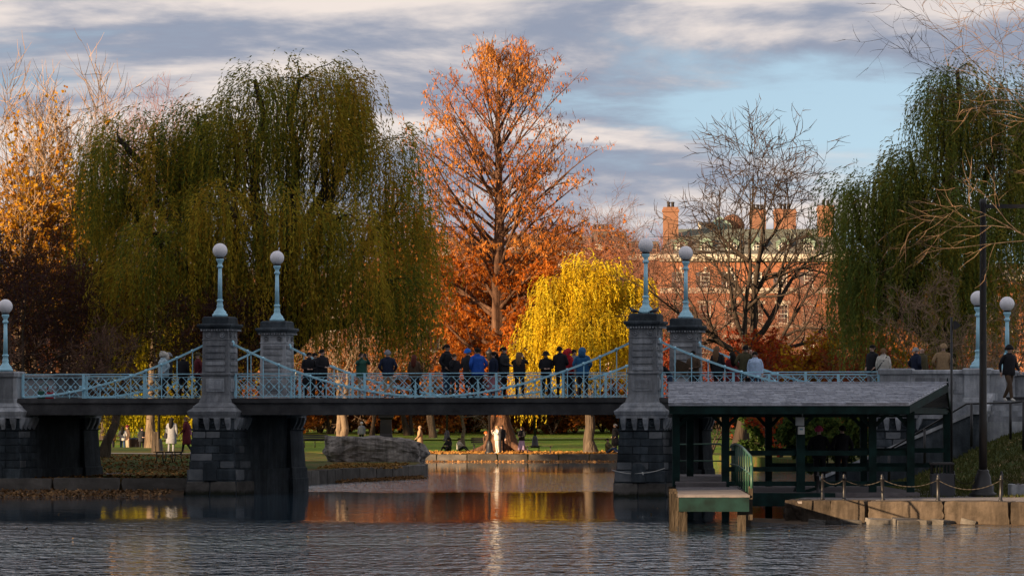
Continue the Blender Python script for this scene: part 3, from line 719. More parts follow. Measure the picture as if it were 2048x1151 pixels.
# ------------------------------------------------------------------ boat shelter, dock and quay
sh = empty('boat_shelter', (X(1580,100), 100, ZB))
tag(sh, 'open dark green boat shelter with a grey shingled roof over the landing', 'shelter')
SO = Vector(sh.location)
def sput(name, mb, mat, par=None):
    me = mb.mesh(name, mat); me.transform(Matrix.Translation(-SO)); return put(name, me, par or sh)
YF, YB_, YR = 98.5, 109.5, 104.0
ZE, ZR = Z(806, YF), Z(766, YR)
e0, e1 = X(1337, YF), X(1818, YF); r0, r1 = X(1337, YR), X(1894, YR); b0, b1 = X(1340, YB_), X(1900, YB_)
SHING = stone_mat('roof_shingle', (.28,.30,.35), (.52,.54,.60), 7, .9, .5, 30, c3=(.40,.42,.47), stain=.25)
mb = MB(); t_ = .06
mb.add([(e0,YF,ZE),(e1,YF,ZE),(r1,YR,ZR),(r0,YR,ZR),(e0,YF,ZE-t_),(e1,YF,ZE-t_),(r1,YR,ZR-t_),(r0,YR,ZR-t_)], [(0,1,2,3),(7,6,5,4),(0,4,5,1),(1,5,6,2),(2,6,7,3),(3,7,4,0)])
mb.add([(r0,YR,ZR),(r1,YR,ZR),(b1,YB_,ZE),(b0,YB_,ZE),(r0,YR,ZR-t_),(r1,YR,ZR-t_),(b1,YB_,ZE-t_),(b0,YB_,ZE-t_)], [(0,1,2,3),(7,6,5,4),(1,5,6,2),(2,6,7,3),(3,7,4,0)])
roof = sput('roof', mb, SHING)
mb = MB(); rg = random.Random(4); NR = 15
for r in range(NR):
    f0, f1 = r/NR, (r+1)/NR
    ya, yb = YF + (YR-YF)*f0, YF + (YR-YF)*f1; za, zb = ZE + (ZR-ZE)*f0, ZE + (ZR-ZE)*f1
    xa, xb = e0 + (r0-e0)*f0, e1 + (r1-e1)*f0; x = xa - rg.random()*.2
    while x < xb:
        w_ = rg.uniform(.18,.34); x0, x1 = max(x, xa), min(x + w_ - .012, xb); h = .022 + rg.random()*.016; dy = rg.uniform(-.05, .03)
        if x1 - x0 > .03:
            mb.add([(x0,ya+dy,za+h),(x1,ya+dy,za+h),(x1,yb,zb+.008),(x0,yb,zb+.008),(x0,ya+dy,za),(x1,ya+dy,za)], [(0,1,2,3),(4,5,1,0),(0,3,4),(1,5,2)])
        x += w_
stuff(sput('shingles', mb, SHING, roof))
mb = MB(); mb.bar((r0 - .02, YR, ZR + .03), (r1 + .02, YR, ZR + .03), .22, .03); sput('ridge_cap', mb, SHING, roof)
mb = MB(); mb.box(e0 + .02, e1, YF + .03, YF + .09, ZE - .27, ZE - t_ - .003); sput('front_fascia', mb, GREEN)
mb = MB(); mb.bar((e1, YF + .05, ZE - .15), (r1, YR, ZR - .13), .05, .20); sput('rake_board', mb, GREEN)
mb = MB(); mb.bar((r1, YR, ZR - .13), (b1, YB_, ZE - .15), .05, .20); sput('rake_board', mb, GREEN)
mb = MB(); mb.box(X(1345,YB_), X(1895,YB_), YB_ - .1, YB_ - .04, ZE - .27, ZE - t_ - .003); sput('rear_fascia', mb, GREEN)
mb = MB(); mb.bar((X(1822,99.3),99.3,Z(820,99.3)), (X(1893,108.5),108.5,Z(820,99.3)), .12, .16); sput('tie_beam', mb, GREEN)
ZFl = .62
def post(px, Y, wd=.17, z0=ZFl, z1=None):
    mb = MB(); x = X(px, Y); mb.box(x - wd/2, x + wd/2, Y - wd/2, Y + wd/2, z0, z1 or ZE - .2); return sput('post', mb, GREEN)
FPX = [1352, 1451, 1601, 1745, 1821]
for q in FPX: post(q, 99.4, .19 if q != 1601 else .22, z0=-.3 if q < 1610 else .45)
for q in (1380, 1537, 1727, 1893): post(q, 108.4, .19, z0=-.3 if q < 1600 else .45)
def brace(px0, py0, px1, py1, Y):
    mb = MB(); mb.bar(P(px0,py0,Y), P(px1,py1,Y), .09, .12, (0,1,0)); sput('brace', mb, GREEN)
for q in FPX[1:4]:
    brace(q + 3, 853, q + 34, 822, 99.45); brace(q - 3, 853, q - 34, 822, 99.45)
brace(1355, 853, 1388, 822, 99.45); brace(1818, 853, 1787, 822, 99.45)
for q in (1537, 1727): brace(q - 3, 853, q - 30, 824, 108.4); brace(q + 3, 853, q + 30, 824, 108.4)
for q0, q1, Y in ((1451,1821,99.42), (1537,1893,108.3)):
    s_ = F/Y
    for z, h in ((1.62,.13),(1.21,.12),(.84,.12)):
        if Y > 105 and z < 1: continue
        mb = MB(); mb.box(X(q0,Y), X(q1,Y), Y - .03, Y + .03, z - h/2, z + h/2); sput('rail', mb, GREEN)
mb = MB(); mb.box(X(1352,99.4), X(1821,99.4), 99.44, 99.52, ZE - .35, ZE - .29); sput('plate_beam', mb, GREEN)
mb = MB(); mb.box(X(1500,99), X(1668,99), 98.6, 98.75, .28, .62); sput('floor_beam', mb, GREEN)
mb = MB(); mb.box(X(1450,100), X(1830,100), 98.76, 108.8, .52, .62); sput('floor', mb, PLANK)
mb = MB(); mb.tube([P(1895,772,YR), P(1895,755,YR)], [.04,.015], 6); sput('finial', mb, GREEN)
for a, b_ in (((1601,960,99.5),(1570,1022,103)), ((1601,985,99.5),(1680,962,99.5))):
    mb = MB(); mb.bar(P(*a), P(*b_), .08, .08); sput('brace', mb, GREEN)

# electricity meter on the shelter post
mm = empty('electric_meter', P(1600, 868, 99.2)); tag(mm, 'pale grey electric meter boxes fixed to a green shelter post', 'meter box')
GBOX = paint_mat('grey_box', (.42,.47,.48), .5); WBOX = paint_mat('white_box', (.62,.64,.62), .5); SCRN = paint_mat('meter_display', (.16,.34,.42), .2)
mb = MB(); mb.box(-.12,.10,-.1,0,.22,.44); put('upper_box', bevelled(mb.mesh('upper_box', GBOX), .012), mm)
mb = MB(); mb.box(-.06,.11,-.1,0,0,.20); lb = put('lower_box', bevelled(mb.mesh('lower_box', WBOX), .012), mm)
mb = MB(); mb.box(-.015,.065,-.106,-.101,.11,.15); put('display', mb.mesh('display', SCRN), lb)
mb = MB(); mb.tube([(.06,-.03,.44),(.06,-.03,.62)], .015, 6); put('conduit', mb.mesh('conduit', GBOX), mm)

# dock
dk = empty('dock', (X(1425,92), 92, 0)); tag(dk, 'low wooden boat dock with green fascia standing in the water', 'dock')
DO = Vector(dk.location)
def dput(name, mb, mat, par=None, me=None):
    me = mb.mesh(name, mat); me.transform(Matrix.Translation(-DO)); return put(name, me, par or dk)
def dock_planks(ya, yb, la, lb_, ra, rb, z, pw):
    n = round((yb - ya)/pw)
    for i in range(n):
        f = (i + .5)/n; y0 = ya + (yb-ya)*i/n + .008; y1 = ya + (yb-ya)*(i+1)/n - .008
        mb = MB(); dz = rg.uniform(-.006,.006)
        mb.box(la + (lb_-la)*f, ra + (rb-ra)*f, y0, y1, z - .05 + dz, z + dz); dput('plank', mb, PLANK)
dock_planks(86.2, 96.6, X(1356,86.2), X(1352,96.6), X(1499,86.2), X(1470,96.6), .80, .42)
dock_planks(97, 112, X(1351,97), X(1352,112), X(1452,97), X(1447,112), .90, .5)
mb = MB(); mb.box(X(1352,97), X(1452,97), 96.9, 97, .70, .89); dput('step_riser', mb, PLANK)
mb = MB(); mb.box(X(1358,86.1), X(1498,86.1), 86.05, 86.15, .44, .745); dput('front_fascia', mb, GREEN)
for px in (1366, 1483):
    mb = MB(); x = X(px,86.4); mb.box(x-.09, x+.09, 86.3, 86.5, -.6, .50); dput('pile', mb, WOOD)
for px in (1362, 1492):
    for Y in (91, 96):
        mb = MB(); x = X(px,Y); mb.box(x-.1, x+.1, Y-.1, Y+.1, -.6, .72); dput('pile', mb, WOOD)
mb = MB(); mb.bar((X(1354,86.3),86.2,.60), (X(1350,97),97,.60), .06, .30); dput('side_beam', mb, WOOD)
for i in range(12):
    Y = 86.4 + i*.85; mb = MB(); x = X(1353 - .3*i, Y) - .05 - rg.random()*.03
    mb.bar((x, Y, -.05 + rg.random()*.25), (x + rg.uniform(-.03,.03), Y, .80 + rg.random()*.06), .16, .05, (0,1,0)); dput('fender_board', mb, WOOD)
for Y in (86.3, 89):
    mb = MB(); x = X(1501,Y); mb.bar((x, Y, .25), (x, Y, .95), .09, .09); dput('fender_board', mb, WOOD)
# tube barrier at the back of the dock and curved picket railing
bar_ = empty('tube_barrier', (X(1400,111), 111, .9)); tag(bar_, 'low green tubular barrier closing the rear of the dock', 'barrier')
def wtube(name, par, pts, r, mat, n=6):
    mb = MB(); o = Vector(par.location); mb.tube([Vector(p) - o for p in pts], r, n); return put(name, mb.mesh(name, mat), par)
Yb = 111.5
wtube('frame', bar_, [P(1357,955,Yb),P(1357,892,Yb),P(1360,888,Yb),P(1440,887,Yb),P(1444,891,Yb),P(1444,955,Yb)], .025, GREEN_L)
wtube('rail', bar_, [P(1357,921,Yb),P(1444,921,Yb)], .02, GREEN_L)
pk = empty('picket_railing', (X(1480,97), 97, .8)); tag(pk, 'curved dark green picket railing along the side of the dock', 'railing')
pts_t = []; NP = 13
for i in range(NP):
    f = i/(NP-1); Y = 106 - 17*f; px = 1461 + 41*f**1.5; bulge = .35*math.sin(f*math.pi*.5)
    x = X(px, Y); zb = .86 - .10*f; zt = 1.72 - .10*f + .18*math.sin(f*math.pi)
    if i >= 2: wtube('picket', pk, [(x, Y, zb), (x, Y, zt)], .022, GREEN_L)
    pts_t.append((x, Y, zt))
wtube('top_rail', pk, [pts_t[0]] + pts_t[1:] + [(pts_t[-1][0], pts_t[-1][1] - .25, pts_t[-1][2] - .2)], .03, GREEN_L, 8)
wtube('middle_rail', pk, [(x, y, .5*(z + .8) ) for x, y, z in pts_t], .022, GREEN_L)
wtube('end_post', pk, [(pts_t[-1][0], pts_t[-1][1] - .25, pts_t[-1][2] - .2), (pts_t[-1][0], pts_t[-1][1] - .25, .7)], .035, GREEN_L)
# float box moored by the pier, rope
NAVY = paint_mat('navy_plastic', (.02,.03,.05), .5)
mb = MB(); bx_ = X(1322,126.3); mb.loft([(-.2,bx_-.20,bx_+.24,126,126.8),(.62,bx_-.24,bx_+.26,126,126.8),(.66,bx_-.27,bx_+.28,125.97,126.83),(.72,bx_-.27,bx_+.28,125.97,126.83),(.76,bx_-.2,bx_+.2,126.05,126.75)])
tag(mb.build('float_box', NAVY), 'dark navy plastic float box beside the pier base', 'box')
ROPE = paint_mat('rope', (.55,.55,.52), .9)
mb = MB(); q0 = bw(BL - .9, -.95, .86); q1 = bw(BL + .12, -.99, .76); q2 = bw(BL + .85, -.95, .92)
pts = [q0.lerp(q1, k/6) - Vector((0,0,.06*math.sin(k/6*math.pi))) for k in range(7)] + [q1.lerp(q2, k/6) - Vector((0,0,.03*math.sin(k/6*math.pi))) for k in range(1,7)]
mb.tube(pts, .012, 5); mb.tube([q1 + Vector((0,-.02,.03)), q1 + Vector((.02,-.03,-.07))], [.03,.02], 6)
tag(mb.build('mooring_rope', ROPE), 'pale mooring rope with a knot tied across the pier base', 'rope')

# quay bollards and chains
bl_me = MB(); bl_me.lathe([(.06,0),(.06,.03),(.042,.05),(.038,.50),(.05,.51),(.05,.54),(.03,.56),(.034,.60),(.015,.635),(0,.64)], 10)
BOL = bl_me.mesh('bollard', BLACK)
CH_M = paint_mat('chain_iron', (.035,.03,.026), .7, metal=.0)
def bollard(px, Y, z, label, lean=0, group='bollards along the quay edge'):
    o = put('bollard', BOL, None, (X(px,Y), Y, z), (0, lean, R(30)), None, BLACK); tag(o, label, 'bollard', group); return o.location
bl_a = [bollard(px, Y, ZB + .03, lab, ln) for px, Y, lab, ln in (
    (1645,94.6,'black quay bollard at the shelter end of the chain row',0),(1688,93.9,'black quay bollard second from the shelter, standing straight',0),
    (1766,93.4,'black quay bollard tilted slightly toward the shelter',R(-3)),(1876,93.0,'black quay bollard in front of the litter bin',0),(2001,92.4,'black quay bollard beside the tall lamp post base',R(2)))]
bl_b = [bollard(px, Y, ZB + .02, lab, 0, 'bollards at the foot of the slope') for px, Y, lab in (
    (1636,99.0,'rear bollard under the shelter rail nearest the meter post'),(1907,100.5,'rear bollard at the edge of the litter bin'),(1956,100.3,'rear bollard touching the lamp post base'),(2003,100.0,'rear bollard at the foot of the grass slope'),(2070,99.5,'rear bollard farthest along the grass slope'))]
def hang_chain(a, b_, sag, label, z=.50):
    mb = MB(); a = Vector(a) + Vector((0,0,z)); b_ = Vector(b_) + Vector((0,0,z)); n = max(8, int((b_-a).length/.055))
    prev = None
    for k in range(n + 1):
        f = k/n; q = a.lerp(b_, f) - Vector((0,0,4*sag*f*(1-f)))
        if prev is not None:
            d = (q - prev); 
            if k % 2: mb.bar(prev - d*.15, q + d*.15, .018, .008)
            else: mb.bar(prev - d*.15, q + d*.15, .008, .018)
        prev = q
    tag(mb.build('bollard_chain', CH_M), label, 'chain', 'chains between the bollards')
hang_chain(bl_a[0], bl_a[1], .12, 'short iron chain between the two bollards nearest the shelter')
hang_chain(bl_a[1], bl_a[2], .13, 'iron chain sagging in front of the shelter rails')
hang_chain(bl_a[2], bl_a[3], .16, 'long iron chain sagging toward the litter bin')
hang_chain(bl_a[3], bl_a[4], .22, 'iron chain between the litter bin and lamp post bollards')
hang_chain(bl_b[1], bl_b[2], .2, 'rear chain from the litter bin to the lamp post')
hang_chain(bl_b[2], bl_b[3], .15, 'rear chain across the foot of the slope beside the lamp post')
hang_chain(bl_b[3], bl_b[4], .2, 'rear chain running out along the grass slope')

# litter bin
lbn = empty('litter_bin', (X(1884,99.5), 99.5, ZB)); tag(lbn, 'square dark litter bin on the quay beside the shelter', 'bin')
BIN = paint_mat('bin_plastic', (.035,.04,.05), .5, .2); BINW = paint_mat('bin_mesh', (.015,.015,.017), .6)
mb = MB(); mb.loft([(0,-.26,.26,-.26,.26),(.02,-.28,.28,-.28,.28),(.58,-.28,.28,-.28,.28),(.60,-.26,.26,-.26,.26)]); put('body', mb.mesh('body', BIN), lbn)
mb = MB()
for s in (-1,1):
    for k in range(7): mb.bar((s*.26, -.26 + k*.087, .60), (s*.26, -.26 + k*.087, .84), .02, .02); mb.bar((-.26 + k*.087, s*.26, .60), (-.26 + k*.087, s*.26, .84), .02, .02)
stuff(put('basket', mb.mesh('basket', BINW), lbn))
mb = MB(); mb.loft([(.82,-.29,.29,-.29,.29),(.87,-.29,.29,-.29,.29),(.88,-.25,.25,-.25,.25)]); put('rim', mb.mesh('rim', BINW), lbn)

# tall black lamp post with arm
lpst = empty('tall_lamp_post', (X(1966,99.6), 99.6, ZB)); tag(lpst, 'tall black cast iron post with a side arm at the foot of the slope', 'lamp post')
mb = MB(); mb.lathe([(.0,0),(.36,0),(.36,.08),(.30,.11),(.28,.14),(.28,.28),(.22,.34),(.20,.52),(.15,.62),(.16,.66),(.12,.70)], 8); put('base', mb.mesh('base', BLACK), lpst)
mb = MB(); mb.lathe([(.105,.70),(.10,2.0),(.075,7.4),(.09,7.45),(.09,7.55),(.05,7.6)], 12); put('shaft', mb.mesh('shaft', BLACK), lpst)
mb = MB(); mb.box(-.02,1.6,-.04,.04,7.36,7.46); put('arm', mb.mesh('arm', BLACK), lpst)
mb = MB(); mb.lathe([(.05,0),(.22,-.06),(.26,-.14),(.10,-.2)], 12, (1.5,0,7.36)); put('lantern_head', mb.mesh('lantern_head', BLACK), lpst)
# thin pole with pennant
tp = empty('thin_pole', (X(1903,108.8), 108.8, ZB)); tag(tp, 'thin black pole with a small dark pennant behind the shelter gable', 'pole')
mb = MB(); mb.tube([(0,0,0),(0,0,Z(634,108.8)-ZB)], .035, 6); put('pole', mb.mesh('pole', BLACK), tp)
mb = MB(); z = Z(650,108.8)-ZB; mb.add([(.05,-.015,z+.12),(.12,-.015,z+.12),(.27,-.015,z),(.12,-.015,z-.12),(.05,-.015,z-.12),(.05,.015,z+.12),(.12,.015,z+.12),(.27,.015,z),(.12,.015,z-.12),(.05,.015,z-.12)], [(0,1,2,3,4),(9,8,7,6,5)]+[(i,i+5,(i+1)%5+5,(i+1)%5) for i in range(5)]); put('pennant', mb.mesh('pennant', BLACK), tp)
# low white stone block at the right margin
tag(put('granite_block', BBLK[0], None, (X(2040,100.5), 100.5, ZB + .17), (0,0,.1), (.55,.4,.3), GRANITE), 'small pale granite block at the foot of the grass slope', 'block')

# stone stair beside the abutment
st = empty('stone_stair', bw(22.5, -2.6, ZB)); st.rotation_euler = (0,0,-TH)
tag(st, 'granite stair with sloping side wall climbing to the bridge end', 'stairs')
UT = 25.75; VS0, VS1 = -3.0, -.75          # the flight runs along the abutment, rising toward the bridge end
NSt = 13; zb_, zt_ = ZB, 2.35
def sp(u, v, z): return (u - 22.5, v + 2.6, z - ZB)
for i in range(NSt):
    u0 = 21.2 + (UT - 21.2)*i/NSt; z1 = zb_ + (zt_ - zb_)*(i+1)/NSt
    mb = MB(); a = sp(u0, VS0 + .15, 0); b_ = sp(UT + .2, VS1, 0); mb.box(a[0], b_[0], a[1], b_[1], z1 - ZB - (zt_-zb_)/NSt - .02, z1 - ZB); put('step', mb.mesh('step', GRANITE), st)
mb = MB(); V = []
for v in (VS0 - .14, VS0 + .14):
    V += [sp(20.9, v, ZB - .1), sp(UT + .3, v, ZB - .1), sp(UT + .3, v, zt_ + .30), sp(UT - .1, v, zt_ + .30), sp(20.9, v, ZB + .10)]
mb.add(V, [(0,1,2,3,4),(9,8,7,6,5)] + [(i, i+5, (i+1)%5+5, (i+1)%5) for i in range(5)]); put('side_wall', mb.mesh('side_wall', GRANITE_D), st)
mb = MB(); mb.bar(sp(20.8, VS0, ZB + .12), sp(UT - .1, VS0, zt_ + .34), .40, .10); mb.bar(sp(UT - .1, VS0, zt_ + .34), sp(UT + .5, VS0, zt_ + .34), .40, .10); put('coping', mb.mesh('coping', GRANITE), st)
for i in range(5):                             # upper flight, facing the water
    z0 = zt_ + i*.165 - .1; mb = MB(); a = sp(UT + .3, VS0 + .1 + i*.34, 0); b_ = sp(UT + 4.5, .3, 0)
    mb.box(a[0], b_[0], a[1], b_[1], z0 - ZB - (1.5 if i == 0 else .0), z0 + .165 - ZB); put('step', mb.mesh('step', GRANITE), st)
mb = MB(); a = sp(UT + .02, VS0 + .3, 0); b_ = sp(UT + .28, -.5, 0); mb.loft([(zt_-ZB-1.5, a[0], b_[0], a[1], b_[1]), (zt_+.35-ZB, a[0], b_[0], a[1], b_[1]), (zt_+.95-ZB, a[0], b_[0], a[1]+1.2, b_[1])]); put('cheek_wall', mb.mesh('cheek_wall', GRANITE), st)
# handrails
def rail_thing(label, pts, posts):
    o = empty('stair_handrail', pts[0]); tag(o, label, 'handrail', 'stair handrails')
    wtube('rail', o, pts, .028, BLACK, 8)
    for a, b_ in posts: wtube('post', o, [a, b_], .04, BLACK, 8)
hr = [(P(1776,900,117.5)), (P(1933,807,115.6)), P(1968,806,115.2)]
rail_thing('black handrail climbing beside the sloping stair wall', hr, [(hr[0].lerp(hr[1], .47), hr[0].lerp(hr[1], .47) - Vector((0,0,1.05))), (P(1943,806,115.4), P(1943,893,115.4)), (P(1778,899,117.4), P(1778,962,117.4))])
rail_thing('black handrail at the top steps beside the walking person', [P(1968,806,115), P(2021,805,114.6), P(2060,800,114.3)], [(P(2021,805,114.6), P(2021,878,114.6))])
rail_thing('short black handrail post on the slope behind the lamp post', [P(2046,803,113), P(2075,800,112.8)], [(P(2047,803,113), P(2047,905,113))])
# ------------------------------------------------------------------ buildings
BRICK = stone_mat('brick', (.30,.105,.055), (.46,.18,.09), 2.5, .9, .3, 18, c3=(.38,.14,.07))
def brick_mat(name, c1, c2, mortar):
    m, t, b = new_mat(name); L_ = t.links
    g = t.nodes.new('ShaderNodeNewGeometry'); sx = t.nodes.new('ShaderNodeSeparateXYZ'); L_.new(g.outputs['Position'], sx.inputs[0])
    ad = t.nodes.new('ShaderNodeMath'); ad.operation = 'ADD'; L_.new(sx.outputs[0], ad.inputs[0]); L_.new(sx.outputs[1], ad.inputs[1])
    cb = t.nodes.new('ShaderNodeCombineXYZ'); L_.new(ad.outputs[0], cb.inputs[0]); L_.new(sx.outputs[2], cb.inputs[1])
    k = t.nodes.new('ShaderNodeTexBrick'); L_.new(cb.outputs[0], k.inputs['Vector'])
    k.inputs['Color1'].default_value = (*c1,1); k.inputs['Color2'].default_value = (*c2,1); k.inputs['Mortar'].default_value = (*mortar,1)
    k.inputs['Scale'].default_value = 1.0; k.inputs['Brick Width'].default_value = .22; k.inputs['Row Height'].default_value = .075; k.inputs['Mortar Size'].default_value = .008
    n = t.nodes.new('ShaderNodeTexNoise'); n.inputs['Scale'].default_value = .7; n.inputs['Detail'].default_value = 8; L_.new(g.outputs['Position'], n.inputs['Vector'])
    mr = t.nodes.new('ShaderNodeMapRange'); L_.new(n.outputs[0], mr.inputs[0]); mr.inputs[1].default_value = .3; mr.inputs[2].default_value = .7; mr.inputs[3].default_value = .7; mr.inputs[4].default_value = 1.25
    sc_ = t.nodes.new('ShaderNodeVectorMath'); sc_.operation = 'SCALE'; L_.new(k.outputs[0], sc_.inputs[0]); L_.new(mr.outputs[0], sc_.inputs['Scale'])
    L_.new(sc_.outputs[0], b.inputs['Base Color']); b.inputs['Roughness'].default_value = .9; return m
BRICKT = brick_mat('red_brick', (.28,.088,.036), (.36,.12,.05), (.28,.155,.10))
BRICKC = brick_mat('chimney_brick', (.20,.085,.045), (.28,.12,.065), (.22,.14,.095))
BRICKB = brick_mat('brown_brick', (.17,.072,.042), (.24,.105,.06), (.2,.13,.09))
TRIM = paint_mat('limestone_trim', (.50,.45,.37), .8, .12); WHITE = paint_mat('white_frame', (.66,.63,.56), .6, .08); DKFR = paint_mat('brown_frame', (.16,.12,.09), .6, .1)
GLASS = new_mat('window_glass'); GLASS[2].inputs['Base Color'].default_value = (.02,.025,.03,1); GLASS[2].inputs['Roughness'].default_value = .08; GLASS = GLASS[0]
SLATE = stone_mat('slate_roof', (.075,.075,.07), (.16,.16,.145), 3, .85, .3, 18); COPPER = stone_mat('green_copper', (.13,.20,.16), (.26,.34,.27), 2, .8, .2); SHUT = paint_mat('shutter', (.06,.07,.09), .6)
POT = paint_mat('chimney_pot', (.045,.04,.04), .8); ROOFG = stone_mat('roof_copper_brown', (.13,.145,.11), (.24,.255,.20), 1.5, .85, .2)
def window_set(par, x, y, z, w_, h, nx=3, ny=4, shutters=False, head=None, fr=None):
    """a window opening on a wall facing -y: frame, panes, sash bars, sill"""
    mb = MB(); f = .09
    for a, b_, c, d in ((-w_/2, -w_/2 + f, 0, h), (w_/2 - f, w_/2, 0, h), (-w_/2 + f, w_/2 - f, 0, f), (-w_/2 + f, w_/2 - f, h - f, h), (-w_/2 + f, w_/2 - f, h/2 - .04, h/2 + .04)): mb.box(a, b_, -.06, .02, c, d)
    fr = fr or WHITE; wn = put('window', mb.mesh('window', fr), par, (x, y, z))
    pw = (w_ - 2*f)/nx; ph = (h - 2*f)/ny
    for i in range(nx):
        for j in range(ny):
            put('pane', PANE, wn, (-w_/2 + f + (i + .5)*pw, -.005, f + (j + .5)*ph), None, (pw - .04, .02, ph - .04), GLASS)
    mb = MB()
    mb.box(-w_/2 + f, w_/2 - f, -.012, .02, f, h - f); put('sash', mb.mesh('sash', fr), wn, (0, .012, 0))
    put('sill', PANE, wn, (0, -.1, -.07), None, (w_ + .3, .26, .13), TRIM)
    if head == 'key':
        put('keystone', PANE, wn, (0, -.06, h + .26), None, (.24, .14, .5), TRIM); put('lintel', PANE, wn, (0, -.045, h + .14), None, (w_ + .4, .1, .26), BRICKT)
    elif head == 'flat': put('lintel', PANE, wn, (0, -.1, h + .2), None, (w_ + .5, .25, .36), TRIM)
    if shutters:
        for s in (-1,): put('shutter', PANE, wn, (s*(w_/2 + .24), -.06, h/2), None, (.44, .06, h), SHUT)
    return wn
mb = MB(); mb.box(-.5,.5,-.5,.5,-.5,.5); PANE = mb.mesh('pane', GLASS)
def chimney(par, x, y, z, w_, d, h, npots, mat=BRICKT):
    mb = MB(); mb.loft([(0,-w_/2,w_/2,-d/2,d/2),(h-.55,-w_/2,w_/2,-d/2,d/2),(h-.5,-w_/2-.1,w_/2+.1,-d/2-.1,d/2+.1),(h-.25,-w_/2-.1,w_/2+.1,-d/2-.1,d/2+.1),(h-.22,-w_/2,w_/2,-d/2,d/2),(h,-w_/2,w_/2,-d/2,d/2)])
    c = put('chimney', mb.mesh('chimney', mat), par, (x, y, z))
    for k in range(npots):
        m2 = MB(); m2.lathe([(.16,0),(.15,.4),(.2,.44),(.2,.52),(.12,.56)], 8); put('chimney_pot', m2.mesh('chimney_pot', POT), c, ((k - (npots-1)/2)*.42, 0, h))
    return c
# brick mansion on the right
YM = 400.0; SM = F/YM
mx0, mx1 = X(1322,YM), X(1700,YM); mz0 = 1.6
man = empty('brick_mansion', ((mx0+mx1)/2, YM, mz0)); tag(man, 'red brick mansion with white trim, dormers and tall chimneys behind the bare tree', 'building')
ox = (mx0+mx1)/2
def M(px, py): return (X(px,YM) - ox, Z(py,YM) - mz0)
wz = M(0, 515)[1]; hwid = (mx1-mx0)/2
mb = MB(); mb.box(-hwid, hwid, 0, 14, -1, wz); put('wall', mb.mesh('wall', BRICKT), man)
mb = MB(); z = M(0,523)[1]; mb.box(-hwid-.15, hwid+.15, -.25, .5, z, z+.28); mb.box(-hwid-.3, hwid+.3, -.55, .5, z+.28, z+.75); cor = put('cornice', mb.mesh('cornice', TRIM), man)
for k in range(46): put('dentil', PANE, cor, (-hwid + .2 + k*(2*hwid-.4)/45, -.33, z + .16), None, (.22,.3,.22), TRIM)
for py, h in ((586,.55),(655,.3)):
    z = M(0,py)[1]; mb = MB(); mb.box(-hwid-.06, hwid+.06, -.12, .2, z, z+h); put('belt_course', mb.mesh('belt_course', TRIM), man)
# mansard roof: lower slope slate, upper slope metal
zc0 = wz + .35; zc1 = M(0,476)[1]; zc2 = M(0,452)[1]
mb = MB(); mb.loft([(zc0,-hwid-.1,hwid+.1,-.2,14),(zc1,-hwid+.9,hwid-.9,1.6,12.4)]); roof_m = put('roof', mb.mesh('roof', SLATE), man)
mb = MB(); mb.loft([(zc1+.003,-hwid+.85,hwid-.85,1.5,12.5),(zc2,-hwid+1.3,hwid-1.3,6.0,9.0)]); put('upper_roof', mb.mesh('upper_roof', ROOFG), man)
for k in range(9):
    a = Vector((-hwid + 1.8 + k*2.05, 1.55, zc1 + .03)); b_ = Vector((-hwid + 3.3 + k*1.72, 5.9, zc2 + .02)); mb = MB(); mb.bar(a, b_, .08, .08); put('roof_seam', mb.mesh('roof_seam', ROOFG), man)
def dormer(px):
    x = M(px, 0)[0]; zb2 = M(0,510)[1]; zt2 = M(0,484)[1]; w_ = 1.35; mb = MB(); yb2 = .35
    mb.box(x-w_/2, x+w_/2, yb2, yb2+2, zb2, zt2)
    d = put('dormer', mb.mesh('dormer', COPPER), man)
    mb = MB(); mb.add([(x-w_/2-.15,yb2-.15,zt2),(x+w_/2+.15,yb2-.15,zt2),(x,yb2-.15,zt2+.55),(x-w_/2-.15,yb2+2.4,zt2),(x+w_/2+.15,yb2+2.4,zt2),(x,yb2+2.4,zt2+.55)], [(0,1,2),(5,4,3),(0,3,4,1),(1,4,5,2),(2,5,3,0)]); put('pediment', mb.mesh('pediment', COPPER), d)
    mb = MB(); n = 8; hw_ = .46; zz = zb2 + .95; V = [(x-hw_, yb2-.03, zb2+.1), (x+hw_, yb2-.03, zb2+.1)] + [(x + hw_*math.cos(math.pi*k/n), yb2-.03, zz + hw_*math.sin(math.pi*k/n)) for k in range(n+1)]
    V2 = [(a, b_ + .04, c) for a, b_, c in V]; m_ = len(V); mb.add(V + V2, [tuple(range(m_)), tuple(range(2*m_-1, m_-1, -1))] + [(i, m_+i, m_+(i+1)%m_, (i+1)%m_) for i in range(m_)]); put('pane', mb.mesh('arched_pane', GLASS), d)
    mb = MB()
    for s in (-.16, .16): mb.box(x+s-.025, x+s+.025, yb2-.07, yb2-.032, zb2+.1, zz+.42)
    for k in range(4): mb.box(x-hw_, x+hw_, yb2-.075, yb2-.034, zb2+.08+k*.3, zb2+.13+k*.3)
    for s in (-1,1): mb.box(x+s*hw_-.06, x+s*hw_+.06, yb2-.08, yb2-.036, zb2, zz)
    for s in (-1,1): mb.bar((x+s*.40, yb2-.05, zz+.05), (x - s*.05, yb2-.05, zz+.46), .03, .05, (0,1,0))
    stuff(put('glazing_bars', mb.mesh('glazing_bars', WHITE), d))
for px in (1362, 1412, 1465, 1516, 1567, 1617): dormer(px)
for px in (1362, 1410, 1461, 1514, 1565, 1617):
    x = M(px,0)[0]; window_set(man, x, -.02, M(0,578)[1], .95, 1.75, 3, 4, True, 'key')
    window_set(man, x, -.02, M(0,646)[1], 1.15, 1.95, 3, 4, False, 'flat'); window_set(man, x, -.02, M(0,716)[1], 1.15, 2.0, 3, 4, False, 'flat')
